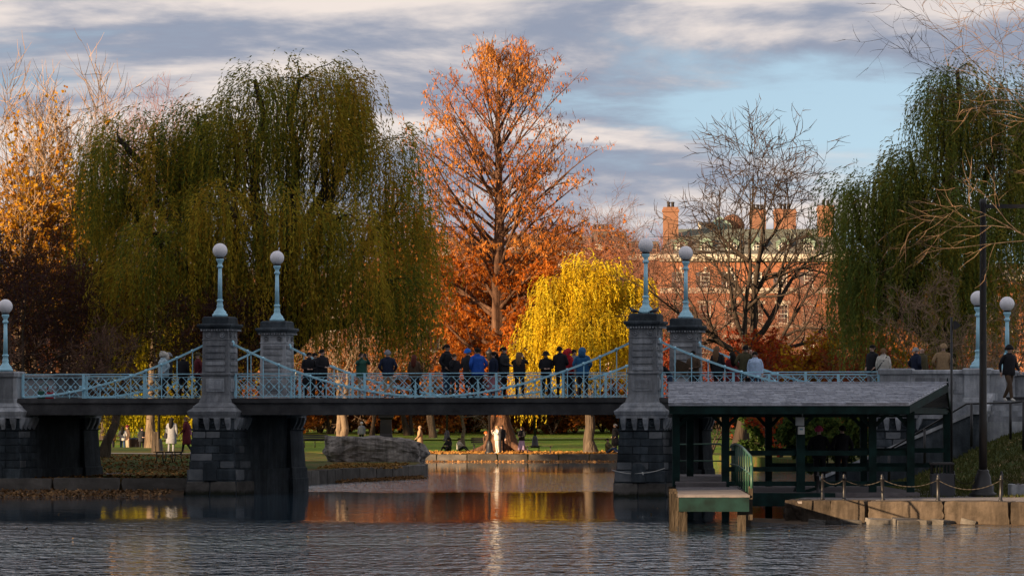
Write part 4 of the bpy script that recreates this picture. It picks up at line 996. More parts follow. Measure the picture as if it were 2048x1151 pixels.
for px0, px1, top, base, npots, y in ((1328,1358,412,505,2,2.2),(1508,1540,412,465,3,7.0),(1557,1601,411,465,3,7.0),(1640,1672,408,505,2,3.0)):
    x = (M(px0,0)[0]+M(px1,0)[0])/2; z0 = M(0,base)[1]; chimney(man, x, y, z0, (px1-px0)/SM, 1.3, M(0,top)[1]-z0, npots, BRICKC)
# roof top clutter: glass lantern, vent boxes
mb = MB(); x = M(1447,0)[0]; z = zc2; mb.loft([(z,x-1.2,x+1.2,6.3,8.3),(z+.5,x-1.2,x+1.2,6.3,8.3),(z+1.35,x-.1,x+.1,7.2,7.4)]); put('skylight', mb.mesh('skylight', COPPER), man)
mb = MB(); x = M(1415,0)[0]; mb.box(x-.6,x+.6,6.3,7.5,z,z+.75); put('roof_vent', mb.mesh('roof_vent', TRIM), man)
mb = MB(); x = M(1425,0)[0]; mb.lathe([(.2,0),(.2,.3),(.35,.4),(.3,.6),(0,.7)], 10, (x,6.2,z)); put('roof_cowl', mb.mesh('roof_cowl', POT), man)
mb = MB(); x = M(1475,0)[0]; mb.lathe([(1.2,0),(1.3,.6),(1.0,1.2),(.5,1.6),(0,1.7)], 14, (x,9,z)); put('roof_tank', mb.mesh('roof_tank', BRICKB), man)

# row of brick houses behind the orange tree
def townhouse(px0, px1, eave, ridge, Yh, mat, label, nwin, roofmat=SLATE, chim=None, attic=True, shade=False):
    x0, x1 = X(px0,Yh), X(px1,Yh); c = (x0+x1)/2; h = empty('brick_townhouse', (c, Yh, 1.9)); tag(h, label, 'building', 'townhouses behind the park')
    hw_ = (x1-x0)/2 - .02; ze, zr = Z(eave,Yh)-1.9, Z(ridge,Yh)-1.9
    mb = MB(); mb.box(-hw_, hw_, 0, 11, -1, ze); put('wall', mb.mesh('wall', mat), h)
    mb = MB(); mb.box(-hw_, hw_, -.35, .3, ze, ze+.4); put('cornice', mb.mesh('cornice', TRIM), h)
    mb = MB(); mb.loft([(ze+.4,-hw_,hw_,-.1,11),(zr,-hw_+.05,hw_-.05,1.8,9)]); put('roof', mb.mesh('roof', roofmat), h)
    nf = int(ze//3.5)
    for f in range(nf):
        for k in range(nwin): window_set(h, -hw_ + (k+.5)*2*hw_/nwin, -.02, .9 + f*3.5, 1.1, 1.9, 2, 2, False, 'flat', DKFR if k % 2 else WHITE)
    if attic:
        for k in range(nwin):
            x = -hw_ + (k+.5)*2*hw_/nwin; mb = MB(); mb.box(x-.7,x+.7,.1,2.2,ze+.4,ze+2.0); d = put('dormer', mb.mesh('dormer', roofmat), h); window_set(d, x, .08, ze+.6, 1.0, 1.2, 2, 2, False, None, DKFR)
    for px, top, np_, w_ in chim or ():
        x = X(px,Yh) - c; z0 = zr - .3; chimney(h, x, 4, z0, w_, 1.0, Z(top,Yh)-1.9-z0, np_, mat)
    return h
townhouse(820, 918, 512, 478, 412, BRICKT, 'orange brick townhouse showing between the willow and the orange tree', 3, chim=[(886,470,1,1.0)])
townhouse(918, 1010, 520, 474, 412, BRICKB, 'brown brick townhouse directly behind the orange tree trunk', 3)
townhouse(1010, 1100, 505, 466, 412, BRICKT, 'red brick townhouse with attic dormers right of the orange tree trunk', 3, chim=[(1088,460,2,.9)])
townhouse(1100, 1185, 512, 470, 412, BRICKB, 'brown brick townhouse above the yellow willow', 3, chim=[(1112,462,2,.8)])
townhouse(1185, 1255, 500, 462, 412, BRICKT, 'brick townhouse crowned by a chimney with four dark pots', 2, chim=[(1204,455,4,2.0)])
townhouse(1255, 1321, 520, 486, 412, BRICKB, 'low brown townhouse next to the brick mansion', 2)
for k, (a, b_, ev, rd, lab) in enumerate(((690,820,560,524,'brick townhouse behind the right curtain of the big willow'),(560,690,575,540,'brown townhouse behind the middle of the big willow'),(420,560,570,535,'brick townhouse behind the left pier lamps'),(280,420,580,545,'brown townhouse behind the left side of the willow'),
        (120,280,590,556,'low brick townhouse behind the dark thicket'),(-40,120,600,566,'low brown townhouse behind the left poplars'),(1702,1830,560,525,'brick townhouse behind the right willow'),(1830,1960,570,535,'brown townhouse behind the right willow trunk'),(1960,2090,560,525,'brick townhouse behind the right parapet lamps'))):
    townhouse(a, b_, ev, rd, 412, BRICKT if k % 2 == 0 else BRICKB, lab, 3, attic=False)
# street wall and hedge at the far end of the lawn
HEDGE = None

# two unseen blocks added to shade the bridge; the gap lets sun onto the quay
BLOCKER = stone_mat('blocker_stone', (.20,.17,.14), (.32,.28,.24), .5, .9)
def sun_blocker(l0, l1, q0, q1, h, label):
    QX, QY = LY, -LX
    cl, cq = (l0+l1)/2, (q0+q1)/2; o = empty('shade_block', (LX*cl + QX*cq, LY*cl + QY*cq, .5), math.atan2(LY, LX)); tag(o, label, 'building', 'sun blockers added out of view')
    a, b_ = abs(l1-l0)/2, abs(q1-q0)/2
    mb = MB(); mb.box(-a, a, -b_, b_, -1, h); wl = put('wall', mb.mesh('wall', BLOCKER), o)
    mb = MB(); mb.box(-a-.5, a+.5, -b_-.5, b_+.5, h, h+1.2); put('cornice', mb.mesh('cornice', BLOCKER), o)
    n = int(2*b_/6); m_ = int(h/6)
    for i in range(n):
        for j in range(m_): put('window', PANE, o, (a + .02, -b_ + (i+.5)*2*b_/n, 3 + j*6), None, (.1, 2.2, 3.4), GLASS)
    return o
sun_blocker(-50, -26, -150, -67.7, 50, 'unseen tall stone block added beyond the lagoon bank to shade the bridge')
sun_blocker(-50, -26, -59, 60, 50, 'second unseen tall stone block added behind the camera to hold off the sun')
# ------------------------------------------------------------------ trees
def nrm(a): return a / np.maximum(np.linalg.norm(a, axis=-1, keepdims=True), 1e-9)
def tubes(Pp, Rr, ns):
    """(N,K,3) polylines with (N,K) radii -> verts, quads"""
    Nn, Kk, _ = Pp.shape
    T = np.empty_like(Pp); T[:, 1:-1] = Pp[:, 2:] - Pp[:, :-2]; T[:, 0] = Pp[:, 1] - Pp[:, 0]; T[:, -1] = Pp[:, -1] - Pp[:, -2]; T = nrm(T)
    ref = np.where(np.abs(T[:, :1, 2:3]) > .9, np.array([[[1., 0, 0]]]), np.array([[[0., 0, 1]]]))
    A = nrm(np.cross(T, np.broadcast_to(ref, T.shape))); B = np.cross(T, A)
    a = np.arange(ns) * 2*np.pi/ns
    V = Pp[:, :, None] + Rr[:, :, None, None] * (np.cos(a)[:, None] * A[:, :, None] + np.sin(a)[:, None] * B[:, :, None])
    idx = np.arange(Nn*Kk*ns).reshape(Nn, Kk, ns); nx = np.roll(idx, -1, 2)
    Q = np.stack([idx[:, :-1], nx[:, :-1], nx[:, 1:], idx[:, 1:]], -1).reshape(-1, 4)
    return V.reshape(-1, 3), Q
def ribbons(Pp, Rr, rg):
    """fine twigs: flat tapering strips, one quad per segment"""
    Nn, Kk, _ = Pp.shape
    d = nrm(Pp[:, -1] - Pp[:, 0]); a = nrm(np.cross(d, rg.normal(size=d.shape) + np.array([0, -1.5, 0])))[:, None]*Rr[..., None]*1.15
    V = np.stack([Pp - a, Pp + a], 2); idx = np.arange(Nn*Kk*2).reshape(Nn, Kk, 2)
    return V.reshape(-1, 3), np.stack([idx[:, :-1, 0], idx[:, :-1, 1], idx[:, 1:, 1], idx[:, 1:, 0]], -1).reshape(-1, 4)
def merge(lst):
    Vs, Qs, o = [], [], 0
    for V, Q in lst: Vs.append(V); Qs.append(Q + o); o += len(V)
    return np.concatenate(Vs), np.concatenate(Qs)
def grow(rg, Pp, Rr, n, t0, t1, ang, length, K, wob=.12, trop=0.0, rr=.6, tip=.35, rmin=0.0, bias=None, lr=(.6,1.25), ar=.3):
    Nn, Kp, _ = Pp.shape
    idx = np.repeat(np.arange(Nn), n); M_ = len(idx)
    t = t0 + (t1 - t0) * ((np.tile(np.arange(n), Nn) + rg.random(M_)) / n)
    f = t * (Kp - 1); i = np.minimum(f.astype(int), Kp - 2); fr = (f - i)[:, None]
    a = Pp[idx, i]; b = Pp[idx, i + 1]; pos = a + (b - a)*fr; tan = nrm(b - a); r = Rr[idx, i]*(1 - fr[:, 0]) + Rr[idx, i + 1]*fr[:, 0]
    rv = rg.normal(size=(M_, 3)); 
    if bias is not None: rv += bias
    perp = nrm(rv - tan*(rv*tan).sum(1, keepdims=True))
    an = np.abs((ang(t) if callable(ang) else ang) * (1 + ar*rg.normal(size=M_)))[:, None]
    d = nrm(np.cos(an)*tan + np.sin(an)*perp)
    L = length(t, pos) if callable(length) else np.full(M_, length); L = L * rg.uniform(lr[0], lr[1], M_)
    P2 = np.empty((M_, K, 3)); P2[:, 0] = pos
    for k in range(1, K):
        d = nrm(d + wob*rg.normal(size=(M_, 3)) + np.array([0, 0, trop])); P2[:, k] = P2[:, k-1] + d*(L/(K-1))[:, None]
    r0 = np.maximum(r*rr, rmin); R2 = r0[:, None]*np.linspace(1, tip, K)[None]
    return P2, R2
def leaves(rg, pts, dirs, ln, wd, spread):
    n = len(pts); d = nrm(dirs + spread*rg.normal(size=(n, 3))); s = nrm(np.cross(d, rg.normal(size=(n, 3))))
    L = (ln*rg.uniform(.6, 1.3, n))[:, None]; W_ = (wd*rg.uniform(.6, 1.3, n))[:, None]
    V = np.stack([pts, pts + d*L*.45 + s*W_, pts + d*L, pts + d*L*.5 - s*W_], 1).reshape(-1, 3)
    return V, np.arange(4*n).reshape(n, 4)
def lerp_cols(rg, cols, t, jit=.25):
    cols = np.array(cols); m = len(cols) - 1; f = np.clip(t, 0, .9999)*m; i = f.astype(int); fr = (f - i)[:, None]
    return (cols[i]*(1 - fr) + cols[i+1]*fr) * rg.uniform(1 - jit, 1 + jit, len(t))[:, None]
def tree_thing(name, label, base, parts, group=None):
    o = empty(name, base); tag(o, label, 'tree', group)
    for nm, me in parts:
        me.transform(Matrix.Translation(-Vector(base))); q = put(nm, me, o)
        if nm == 'twigs': stuff(q)
    return o
def trunk_poly(base, top, r0, r1, K=8, bend=.15, rg=None):
    b = np.array(base, float); t = np.array(top, float); f = np.linspace(0, 1, K)[:, None]
    p = b + (t - b)*f
    if rg is not None: p[1:-1] += rg.normal(0, bend, (K-2, 3))*np.array([1, 1, .3])
    r = r0 + (r1 - r0)*np.linspace(0, 1, K)**.8; r[0] *= 1.45
    return p[None], r[None]

def willow(name, label, base, fork, r0, lobes, n_apex, per, L0, L1, zmin, cols, bark, lsize, nleaf, spread, seed, group=None):
    rg = np.random.default_rng(seed)
    base = Vector(base); fork = np.array(fork, float)
    C = np.array([l[0] for l in lobes]); Rd = np.array([l[1] for l in lobes]); wts = np.prod(Rd, 1)**.72; wts /= wts.sum()
    li = rg.choice(len(lobes), n_apex, p=wts)
    d = nrm(rg.normal(size=(n_apex, 3))); d[:, 2] = np.abs(d[:, 2])*1.0 - .25*(rg.random(n_apex) < .3)
    f = rg.uniform(.35, 1.0, n_apex)**.5
    apex = C[li] + Rd[li]*d*f[:, None]
    # limbs: trunk, one limb to each lobe, then boughs to the apexes
    tp, tr = trunk_poly(base, fork, r0, r0*.75, 6, .08, rg)
    Kl = 9; s = np.linspace(0, 1, Kl)[None, :, None]
    tgt = C + Rd*np.array([0, 0, .35]); st = fork[None].repeat(len(C), 0)
    ctl = (st + tgt)/2 + np.stack([(tgt-st)[:, 0]*.05, (tgt-st)[:, 1]*.05, .18*np.linalg.norm(tgt-st, axis=1)*0 - .4], 1)
    lp_ = (1-s)**2*st[:, None] + 2*s*(1-s)*ctl[:, None] + s**2*tgt[:, None]; lp_[:, 1:-1] += rg.normal(0, .18, (len(C), Kl-2, 3))
    lr = (r0*.55)*np.linspace(1, .28, Kl)[None].repeat(len(C), 0)
    k0 = rg.integers(3, Kl, n_apex); st2 = lp_[li, k0]
    Kb = 6; s = np.linspace(0, 1, Kb)[None, :, None]; ctl2 = (st2 + apex)/2 + np.array([0, 0, .35]) 
    bp_ = (1-s)**2*st2[:, None] + 2*s*(1-s)*ctl2[:, None] + s**2*apex[:, None]; bp_[:, 1:-1] += rg.normal(0, .08, (n_apex, Kb-2, 3))
    br = np.minimum(lr[li, k0], r0*.10)[:, None]*np.linspace(.6, .12, Kb)[None]
    V, Q = merge([tubes(tp, tr, 10), tubes(lp_, lr, 7), tubes(bp_, br, 4)])
    trunk = np_mesh('trunk', V, Q, bark, smooth=True)
    # hanging strands: each leaves its apex outward and falls
    ns = n_apex*per; ai = np.repeat(np.arange(n_apex), per)
    A = apex[ai] + rg.normal(0, .22, (ns, 3))
    cen = C.mean(0); outw = nrm((apex - cen)*np.array([1, 1, 0]) + 1e-3)[ai]
    ang = rg.uniform(0, 2*np.pi, ns); hd = nrm(np.stack([np.cos(ang), np.sin(ang), 0*ang], 1) + .8*outw)
    H = spread*rg.uniform(.15, 1.0, ns); L = rg.uniform(L0, L1, ns)*rg.uniform(.7, 1.0, n_apex)[ai]
    zm = zmin + rg.exponential(.8, ns); L = np.minimum(L, np.maximum(A[:, 2] - zm, .5))
    nl = nleaf; sl = (np.arange(nl) + .5)/nl
    sl = np.clip(sl[None] + rg.uniform(-.5, .5, (ns, nl))/nl, 0, 1)
    e = np.exp(-5*sl); sway = rg.normal(0, .05, (ns, 1, 2))
    pts = np.empty((ns, nl, 3)); hx = H[:, None]*(1 - e)
    pts[..., 0] = A[:, None, 0] + hd[:, None, 0]*hx + sway[..., 0]*np.sin(4*sl); pts[..., 1] = A[:, None, 1] + hd[:, None, 1]*hx + sway[..., 1]*np.sin(4*sl)
    pts[..., 2] = A[:, None, 2] + .9*H[:, None]*(sl*8)*np.exp(-sl*8) - L[:, None]*sl
    dirs = np.zeros((ns, nl, 3)); dirs[..., 2] = -1; dirs += hd[:, None]*(3*e)[..., None]
    Vl, Ql = leaves(rg, pts.reshape(-1, 3), dirs.reshape(-1, 3), lsize[0], lsize[1], .38)
    tcol = np.clip(rg.random(n_apex)[ai] + .18*rg.normal(size=ns), 0, 1); col = lerp_cols(rg, cols, np.repeat(tcol, nl), .3)
    crown = np_mesh('crown', Vl, Ql, LEAF, np.repeat(col, 4, 0))
    return tree_thing(name, label, base, [('trunk', trunk), ('crown', crown)], group)
def lobe(px, py, rx, ry, Y, dep=None, dy=0):
    s = F/Y; return ((X(px, Y), Y + dy, Z(py, Y)), (rx/s, dep if dep else rx/s, ry/s))

OLIVE = [(.10,.14,.03), (.19,.20,.034), (.33,.28,.034), (.50,.36,.04), (.46,.27,.034)]
YW = 157.0
willow('weeping_willow', 'huge dark olive weeping willow hanging over the bridge between its paired lamps', (X(556,YW), YW, ZB), (X(545,YW), YW, 5.2), .62,
       [lobe(600,190,125,95,YW,2.6), lobe(510,180,55,55,YW,1.6), lobe(695,190,55,60,YW,1.8), lobe(235,300,60,70,YW,1.8), lobe(395,270,90,80,YW,2.2), lobe(560,575,150,45,YW,1.6,-4), lobe(330,570,110,50,YW,1.6,-3), lobe(790,580,65,60,YW,1.6,-1), lobe(690,585,80,45,YW,1.6,-3), lobe(450,590,100,40,YW,1.6,-3), lobe(470,300,130,110,YW,3.0), lobe(710,300,115,130,YW,3.0), lobe(300,330,120,120,YW,2.8), lobe(785,470,75,130,YW,2.5,1), lobe(560,480,190,95,YW,2.2,-3.2), lobe(245,430,80,110,YW,2.2,1), lobe(390,480,120,100,YW,2.5,-2), lobe(690,470,60,60,YW,1.5,-5), lobe(470,430,70,50,YW,1.5,-5), lobe(600,420,70,40,YW,1.5,-5.5), lobe(330,500,70,60,YW,1.5,-4.5)],
       330, 21, 1.8, 5.6, 4.2, OLIVE, BARK, (.19,.022), 30, 1.35, 21)
YRW = 151.0
GREENW = [(.13,.18,.05), (.18,.22,.05), (.25,.25,.045), (.34,.26,.042)]
willow('weeping_willow', 'dark green weeping willow behind the shelter and the tall black post', (X(1890,YRW), YRW, ZB), (X(1895,YRW), YRW, 4.8), .5,
       [lobe(1905,235,75,100,YRW,2.0), lobe(1915,160,45,55,YRW,1.4), lobe(1800,560,100,60,YRW,2,-1), lobe(1720,540,50,50,YRW,1.6), lobe(1920,580,90,50,YRW,2,-2), lobe(1990,270,110,140,YRW,2.4), lobe(1765,400,80,95,YRW,2.2), lobe(1850,430,100,130,YRW,2.4), lobe(1960,470,110,130,YRW,2.4,-2), lobe(2070,350,90,200,YRW,2.4), lobe(1700,410,45,75,YRW,1.6), lobe(1820,330,50,60,YRW,1.8)],
       240, 21, 1.8, 5.4, 4.0, GREENW, BARK, (.185,.021), 31, 1.15, 22)
YYW = 237.0
GOLD = [(.46,.28,.015), (.64,.45,.02), (.74,.55,.03), (.56,.44,.03), (.38,.31,.03)]
willow('weeping_willow', 'bright golden yellow weeping willow on the far bank', (X(1182,YYW), YYW, gz(YYW)), (X(1180,YYW), YYW, 4.6), .36,
       [lobe(1165,585,75,68,YYW,2.4), lobe(1235,610,55,70,YYW,2.2,1), lobe(1105,660,55,75,YYW,2.2), lobe(1185,680,85,80,YYW,2.4,-1.5), lobe(1255,660,40,80,YYW,2), lobe(1060,740,30,45,YYW,1.6), lobe(1150,530,30,20,YYW,1.2), lobe(1048,705,22,30,YYW,1.2), lobe(1215,545,40,22,YYW,1.4), lobe(1272,580,22,26,YYW,1.2), lobe(1100,590,25,25,YYW,1.2,-1)],
       330, 9, .9, 4.4, 2.0, GOLD, BARK_T, (.21,.031), 27, 1.0, 23)
YFW = 246.0
willow('weeping_willow', 'yellow green weeping willow far behind the left arch of the bridge', (X(432,YFW), YFW, gz(YFW)), (X(425,YFW), YFW, 4.2), .4,
       [lobe(300,700,100,80,YFW,2.6), lobe(390,720,90,70,YFW,2.6), lobe(220,740,70,60,YFW,2.4), lobe(330,560,110,90,YFW,2.6), lobe(480,640,90,90,YFW,2.6), lobe(290,790,80,30,YFW,2.4,-2), lobe(370,790,60,30,YFW,2.4,-2), lobe(225,800,50,30,YFW,2.0,-2)],
       240, 12, 2.0, 5.0, 1.2, [(.30,.24,.012), (.42,.34,.015), (.34,.32,.02)], BARK_P, (.24,.045), 24, .9, 24)

# orange dawn redwood
rg = np.random.default_rng(31); YT = 243.0; sT = F/YT
tb = np.array([X(1003,YT), YT, gz(YT)]); tt = np.array([X(996,YT), YT, Z(118,YT)])
tp, tr = trunk_poly(tb, tt, .75, .06, 14, .10, rg); tr[0, 0] = 1.25; tr[0, 1] = .62
HT = tt[2] - tb[2]
prof = np.array([[0,.1],[.10,2.2],[.16,4.2],[.30,5.2],[.43,7.2],[.54,7.6],[.71,7.0],[.82,5.8],[.93,3.3],[.98,1.4],[1.0,.6]])
def blen(t, pos): return np.interp(t, prof[:, 0], prof[:, 1])*1.07
def blen2(t, pos):
    h = (pos[:, 2] - tb[2])/HT; return np.clip(np.interp(h, prof[:, 0], prof[:, 1])*.42, .5, 2.6)*(1 - .45*t)
B1, R1 = grow(rg, tp, tr, 122, .11, .99, lambda t: R(74) - R(42)*t, blen, 8, .05, .012, .33, .2, lr=(.72,1.08), ar=.10)
B2, R2 = grow(rg, B1, R1, 11, .20, .98, R(38), blen2, 6, .12, .02, .5, .3, .012)
B3, R3 = grow(rg, B2, R2, 5, .2, 1.0, R(45), .65, 4, .2, -.05, .5, .4, .008)
roots = []
for a in np.linspace(0, 2*np.pi, 9)[:-1]:
    d = np.array([math.cos(a), math.sin(a), 0]); k = np.linspace(0, 1, 6)[:, None]
    roots.append(tb + d*(.35 + k*(1.6 + 1.4*rg.random())) + np.array([0, 0, 1])*(.75*(1-k)**2.2 - .05))
RP = np.array(roots); RRr = np.linspace(.34, .08, 6)[None].repeat(len(roots), 0)
V, Q = merge([tubes(tp, tr, 12), tubes(RP, RRr, 6), tubes(B1, R1, 6), tubes(B2, R2, 4), ribbons(B3, R3, rg)])
trunk = np_mesh('trunk', V, Q, BARK_M, smooth=True)
def leaf_from(Bp, per, ln, wd, cols, down=1.0, spread=.5, jit=.3, colfn=None, keep=1.0, tr0=.15):
    n = len(Bp); K = Bp.shape[1]; t = tr0 + (1 - tr0)*rg.random((n, per)); f = t*(K-1); i = np.minimum(f.astype(int), K-2); ii = np.arange(n)[:, None]
    a = Bp[ii, i]; b = Bp[ii, i+1]; pp = (a + (b-a)*(f-i)[..., None]).reshape(-1, 3)
    if keep < 1: pp = pp[rg.random(len(pp)) < keep]
    dd = np.zeros_like(pp); dd[:, 2] = -down
    V, Q = leaves(rg, pp, dd, ln, wd, spread)
    tc_ = colfn(pp) if colfn else rg.random(len(pp))
    return V, Q, np.repeat(lerp_cols(rg, cols, tc_, jit), 4, 0)
RUST = [(.40,.12,.03), (.52,.18,.035), (.62,.24,.045), (.66,.31,.08)]
def rustcol(p): return np.clip(.5 + .3*np.sin(p[:, 0]*.9 + p[:, 2]*.6) + .25*rg.normal(size=len(p)), 0, 1)
V, Q, c = leaf_from(B3, 12, .26, .030, RUST, 1.0, .38, .35, rustcol, keep=.62)
sel = rg.random(len(Q)) > .62*np.clip((V[Q[:, 0], 2] - tb[2])/HT - .55, 0, 1)/.45; Q = Q[sel]
V2, Q2, c2 = leaf_from(B3[B3[:, 0, 2] < tb[2] + HT*.50], 9, .30, .055, [(.38,.10,.015),(.5,.15,.02)], .8, .6, .35)
crown = np_mesh('crown', np.concatenate([V, V2]), np.concatenate([Q, Q2 + len(V)]), LEAF, np.concatenate([c, c2]))
tree_thing('dawn_redwood', 'tall conical tree with rust orange foliage and buttressed trunk on the far bank', tuple(tb), [('trunk', trunk), ('crown', crown)])

# bare trees
TWIG_N = paint_mat('near_twig', (.19,.125,.08), .9, .3)
TWIG_K = paint_mat('walnut_twig', (.045,.03,.022), .9, .2); BARK_K = stone_mat('walnut_bark', (.035,.026,.02), (.10,.075,.055), 4, .95, .8, 9, st=(1,1,.15))
def bare(name, label, base, H, r0, seed, stems=1, spread=.5, bark=BARK_T, twig=None, fork=.3, levels=((7,.35),(7,.3),(6,.28),(4,.3)), leafspec=None, up=.06, lean=(0,0), len1=.62, group=None, ang=R(38), wob=.10, rr1=.62, rr2=.6, tmin=.009):
    global rg
    rg = np.random.default_rng(seed); b = np.array(base, float); tl = []; P0 = []; R0_ = []
    for k in range(stems):
        a = rg.uniform(0, 2*np.pi); off = np.array([math.cos(a), math.sin(a), 0])*(r0*.9 if stems > 1 else 0)
        top = b + off*3 + np.array([lean[0]*H, lean[1]*H, H*rg.uniform(.72,.86)]) + np.array([math.cos(a), math.sin(a), 0])*spread*(stems > 1)*H*.12
        p_, r_ = trunk_poly(b + off, top, r0*(1 if k == 0 else .72), r0*.05, 10, H*.006, rg); P0.append(p_); R0_.append(r_)
    Pp, Rr = np.concatenate(P0), np.concatenate(R0_); thick = [tubes(Pp, Rr, 9)]; thin = []
    L = H*len1
    n, ratio = levels[0]
    def l1(t, pos): return L*(1.05 - .62*((t - fork)/(1 - fork)))*.78
    A, Ra = grow(rg, Pp, Rr, n, fork, .97, ang, l1, 10, wob, up, rr1, .14, .01); thick.append(tubes(A, Ra, 6))
    prevP, prevR = A, Ra; Lk = L*.42
    for li, (n, ratio) in enumerate(levels[1:]):
        B_, Rb = grow(rg, prevP, prevR, n, .18, .99, R(40), (lambda LL: (lambda t, pos: LL*(1.1 - .6*t)))(Lk), 6 if li == 0 else (5 if li == 1 else 4), wob*1.4, up*.6, rr2, .3, tmin)
        (thick if li == 0 else thin).append(tubes(B_, Rb, 4 if li == 0 else 3) if li < 2 and li + 2 < len(levels) else ribbons(B_, Rb, rg)); prevP, prevR = B_, Rb; Lk *= .5
    V, Q = merge(thick); parts = [('trunk', np_mesh('trunk', V, Q, bark, smooth=True))]
    V, Q = merge(thin)
    parts.append(('twigs', np_mesh('twigs', V, Q, twig or bark)))
    if leafspec:
        per, ln, wd, cols, keep, zlim = leafspec
        src = prevP if zlim is None else prevP[prevP[:, 0, 2] < zlim + 2.2*rg.normal(size=len(prevP))]
        V, Q, c = leaf_from(src, per, ln, wd, cols, .5, .9, .3, None, keep); parts.append(('crown', np_mesh('crown', V, Q, LEAF, c)))
    return tree_thing(name, label, tuple(base), parts, group)
BTY = 214.0
bare('bare_tree', 'large bare spreading tree in front of the brick mansion', (X(1466,BTY), BTY, ZB), 17.8, .42, 41, stems=3, spread=.35, bark=BARK_K, twig=TWIG_K, fork=.30, levels=((8,0),(6,0),(5,0),(3,0)), ang=R(48), up=.05, len1=.60, wob=.13, rr1=.84, rr2=.76, tmin=.019)
# leafless poplars with the last yellow leaves on the left
for k, (px, Yp, H, sd) in enumerate(((10,203,20.5,51),(75,206,21.5,52),(112,204,20.5,54),(170,209,17.5,53))):
    lab = ('leafless poplar with clinging yellow leaves at the shrubby bridge end', 'tallest upright poplar with yellow lower leaves', 'poplar crowded against the tallest poplar, yellow leaves low down', 'thinner bare poplar touching the edge of the big willow')[k]
    bare('poplar_tree', lab, (X(px,Yp), Yp, ZB), H, .22, sd, stems=2, spread=.6, bark=BARK_P, twig=TWIG_G, fork=.22, levels=((11,0),(7,0),(5,0)), ang=R(20), up=.14, len1=.44, wob=.06, rr1=.7, rr2=.7, tmin=.016,
         leafspec=(12, .22, .10, [(.42,.19,.015),(.52,.29,.02),(.38,.14,.02)], .8, 13.5), group='poplars at the left bank')
bare('bare_tree', 'pinkish bare tree crown rising behind the shoulder of the willow', (X(320,232), 226, ZB), 20.0, .3, 55, stems=1, bark=BARK_P, twig=TWIG_R, fork=.35, levels=((12,0),(9,0),(7,0),(4,0)), ang=R(34), up=.09, len1=.5)
# near bare tree whose boughs enter at the right edge
NT = 97.0
rgn = bare('bare_tree', 'bare tree at the frame edge whose lit boughs sweep over the tall black post', (X(2150,NT), NT, right_slope(X(2150,NT),NT)), 14.5, .20, 61, stems=1, bark=BARK_T, twig=TWIG_N, fork=.42, levels=((14,0),(7,0),(5,0),(3,0)), ang=R(72), up=.03, len1=.52, wob=.15, rr1=.40, tmin=.006)
# dark thicket at the left end of the bridge
BRN = [(.07,.03,.012), (.13,.055,.018), (.10,.07,.02)]
for k, (px, Yp, H, sd, ln) in enumerate(((40,150,9.0,71,0),(120,156,8.6,72,.1),(160,160,8.4,73,.28),(440,152,7.0,74,-.12),(-60,158,10,75,0),(110,166,8.6,76,0))):
    lab = ('dark twiggy thorn tree behind the left lamp', 'dense dark brown bare thicket tree left of the willow', 'brown leafed small tree leaning toward the big willow', 'low dark tree hidden behind the left front pier', 'dark thicket tree cut by the left frame edge behind the parapet', 'dark bare tree standing behind the thicket in front of the poplars')[k]
    bare('thicket_tree', lab, (X(px,Yp), Yp, ZB), H, .16, sd, stems=3, spread=1.2, bark=BARK, twig=TWIG_D, fork=.36, levels=((9,0),(7,0),(5,0),(3,0)), ang=R(52), up=.035, len1=.60, wob=.16, lean=(ln,0),
         leafspec=(3, .12, .045, BRN, .45, None), group='thicket at the left bridge end')
# pale twiggy shrubs
def shrub(name, label, px, Yp, H, seed, bark, twig, leafspec=None, group=None, z=ZB, stems=5, cat=None):
    o = bare(name, label, (X(px,Yp), Yp, z), H, .07, seed, stems=stems, spread=3.2, bark=bark, twig=twig, fork=.1, levels=((7,0),(6,0),(5,0),(3,0)), ang=R(36), up=.02, len1=.6, wob=.15, leafspec=leafspec, group=group)
    o['category'] = 'shrub'; return o
shrub('bare_shrub', 'pale grey bare shrub among the dark thicket behind the left span', 105, 147, 5.6, 81, BARK_T, TWIG)
shrub('bare_shrub', 'pale bare shrub rising behind the right parapet lamps', 1930, 138, 7.0, 82, BARK_P, TWIG_G, z=ZB)
shrub('red_shrub', 'red leaved shrub behind the right span railing', 1590, 196, 6.0, 83, BARK, TWIG_R, (5,.16,.07,[(.30,.03,.015),(.42,.07,.02),(.36,.16,.02)],.8,None), 'autumn shrubs behind the right span')
shrub('red_shrub', 'dark red shrub with yellow leaves behind the right parapet end', 1690, 176, 5.4, 84, BARK, TWIG_R, (5,.16,.07,[(.28,.03,.015),(.42,.20,.02),(.5,.3,.02)],.8,None), 'autumn shrubs behind the right span')
shrub('red_shrub', 'rust coloured shrub right beside the rear pier below the mansion', 1420, 222, 7.0, 85, BARK, TWIG_R, (4,.18,.07,[(.22,.035,.015),(.30,.06,.02)],.7,None), 'autumn shrubs behind the right span')
shrub('red_shrub', 'crimson shrub just left of the right hand willow trunk', 1790, 168, 5.5, 86, BARK, TWIG_R, (4,.16,.06,[(.28,.04,.02),(.2,.08,.02)],.6,None), 'autumn shrubs behind the right span')
shrub('green_shrub', 'green evergreen shrub seen through the shelter behind the two figures', 1655, 140, 2.3, 87, BARK, BARK, (10,.17,.06,[(.035,.07,.02),(.08,.12,.03),(.12,.14,.03)],1,None), z=0.45)
shrub('green_shrub', 'dark green shrub under the roof beside the lit trunk', 1560, 206, 3.6, 88, BARK, BARK, (10,.19,.065,[(.04,.08,.02),(.08,.13,.03)],1,None))
shrub('golden_shrub', 'straw coloured thicket seen beneath the shelter roof', 1640, 224, 5.4, 89, BARK_P, TWIG_G, (4,.16,.05,[(.36,.16,.03),(.30,.10,.03)],.7,None))
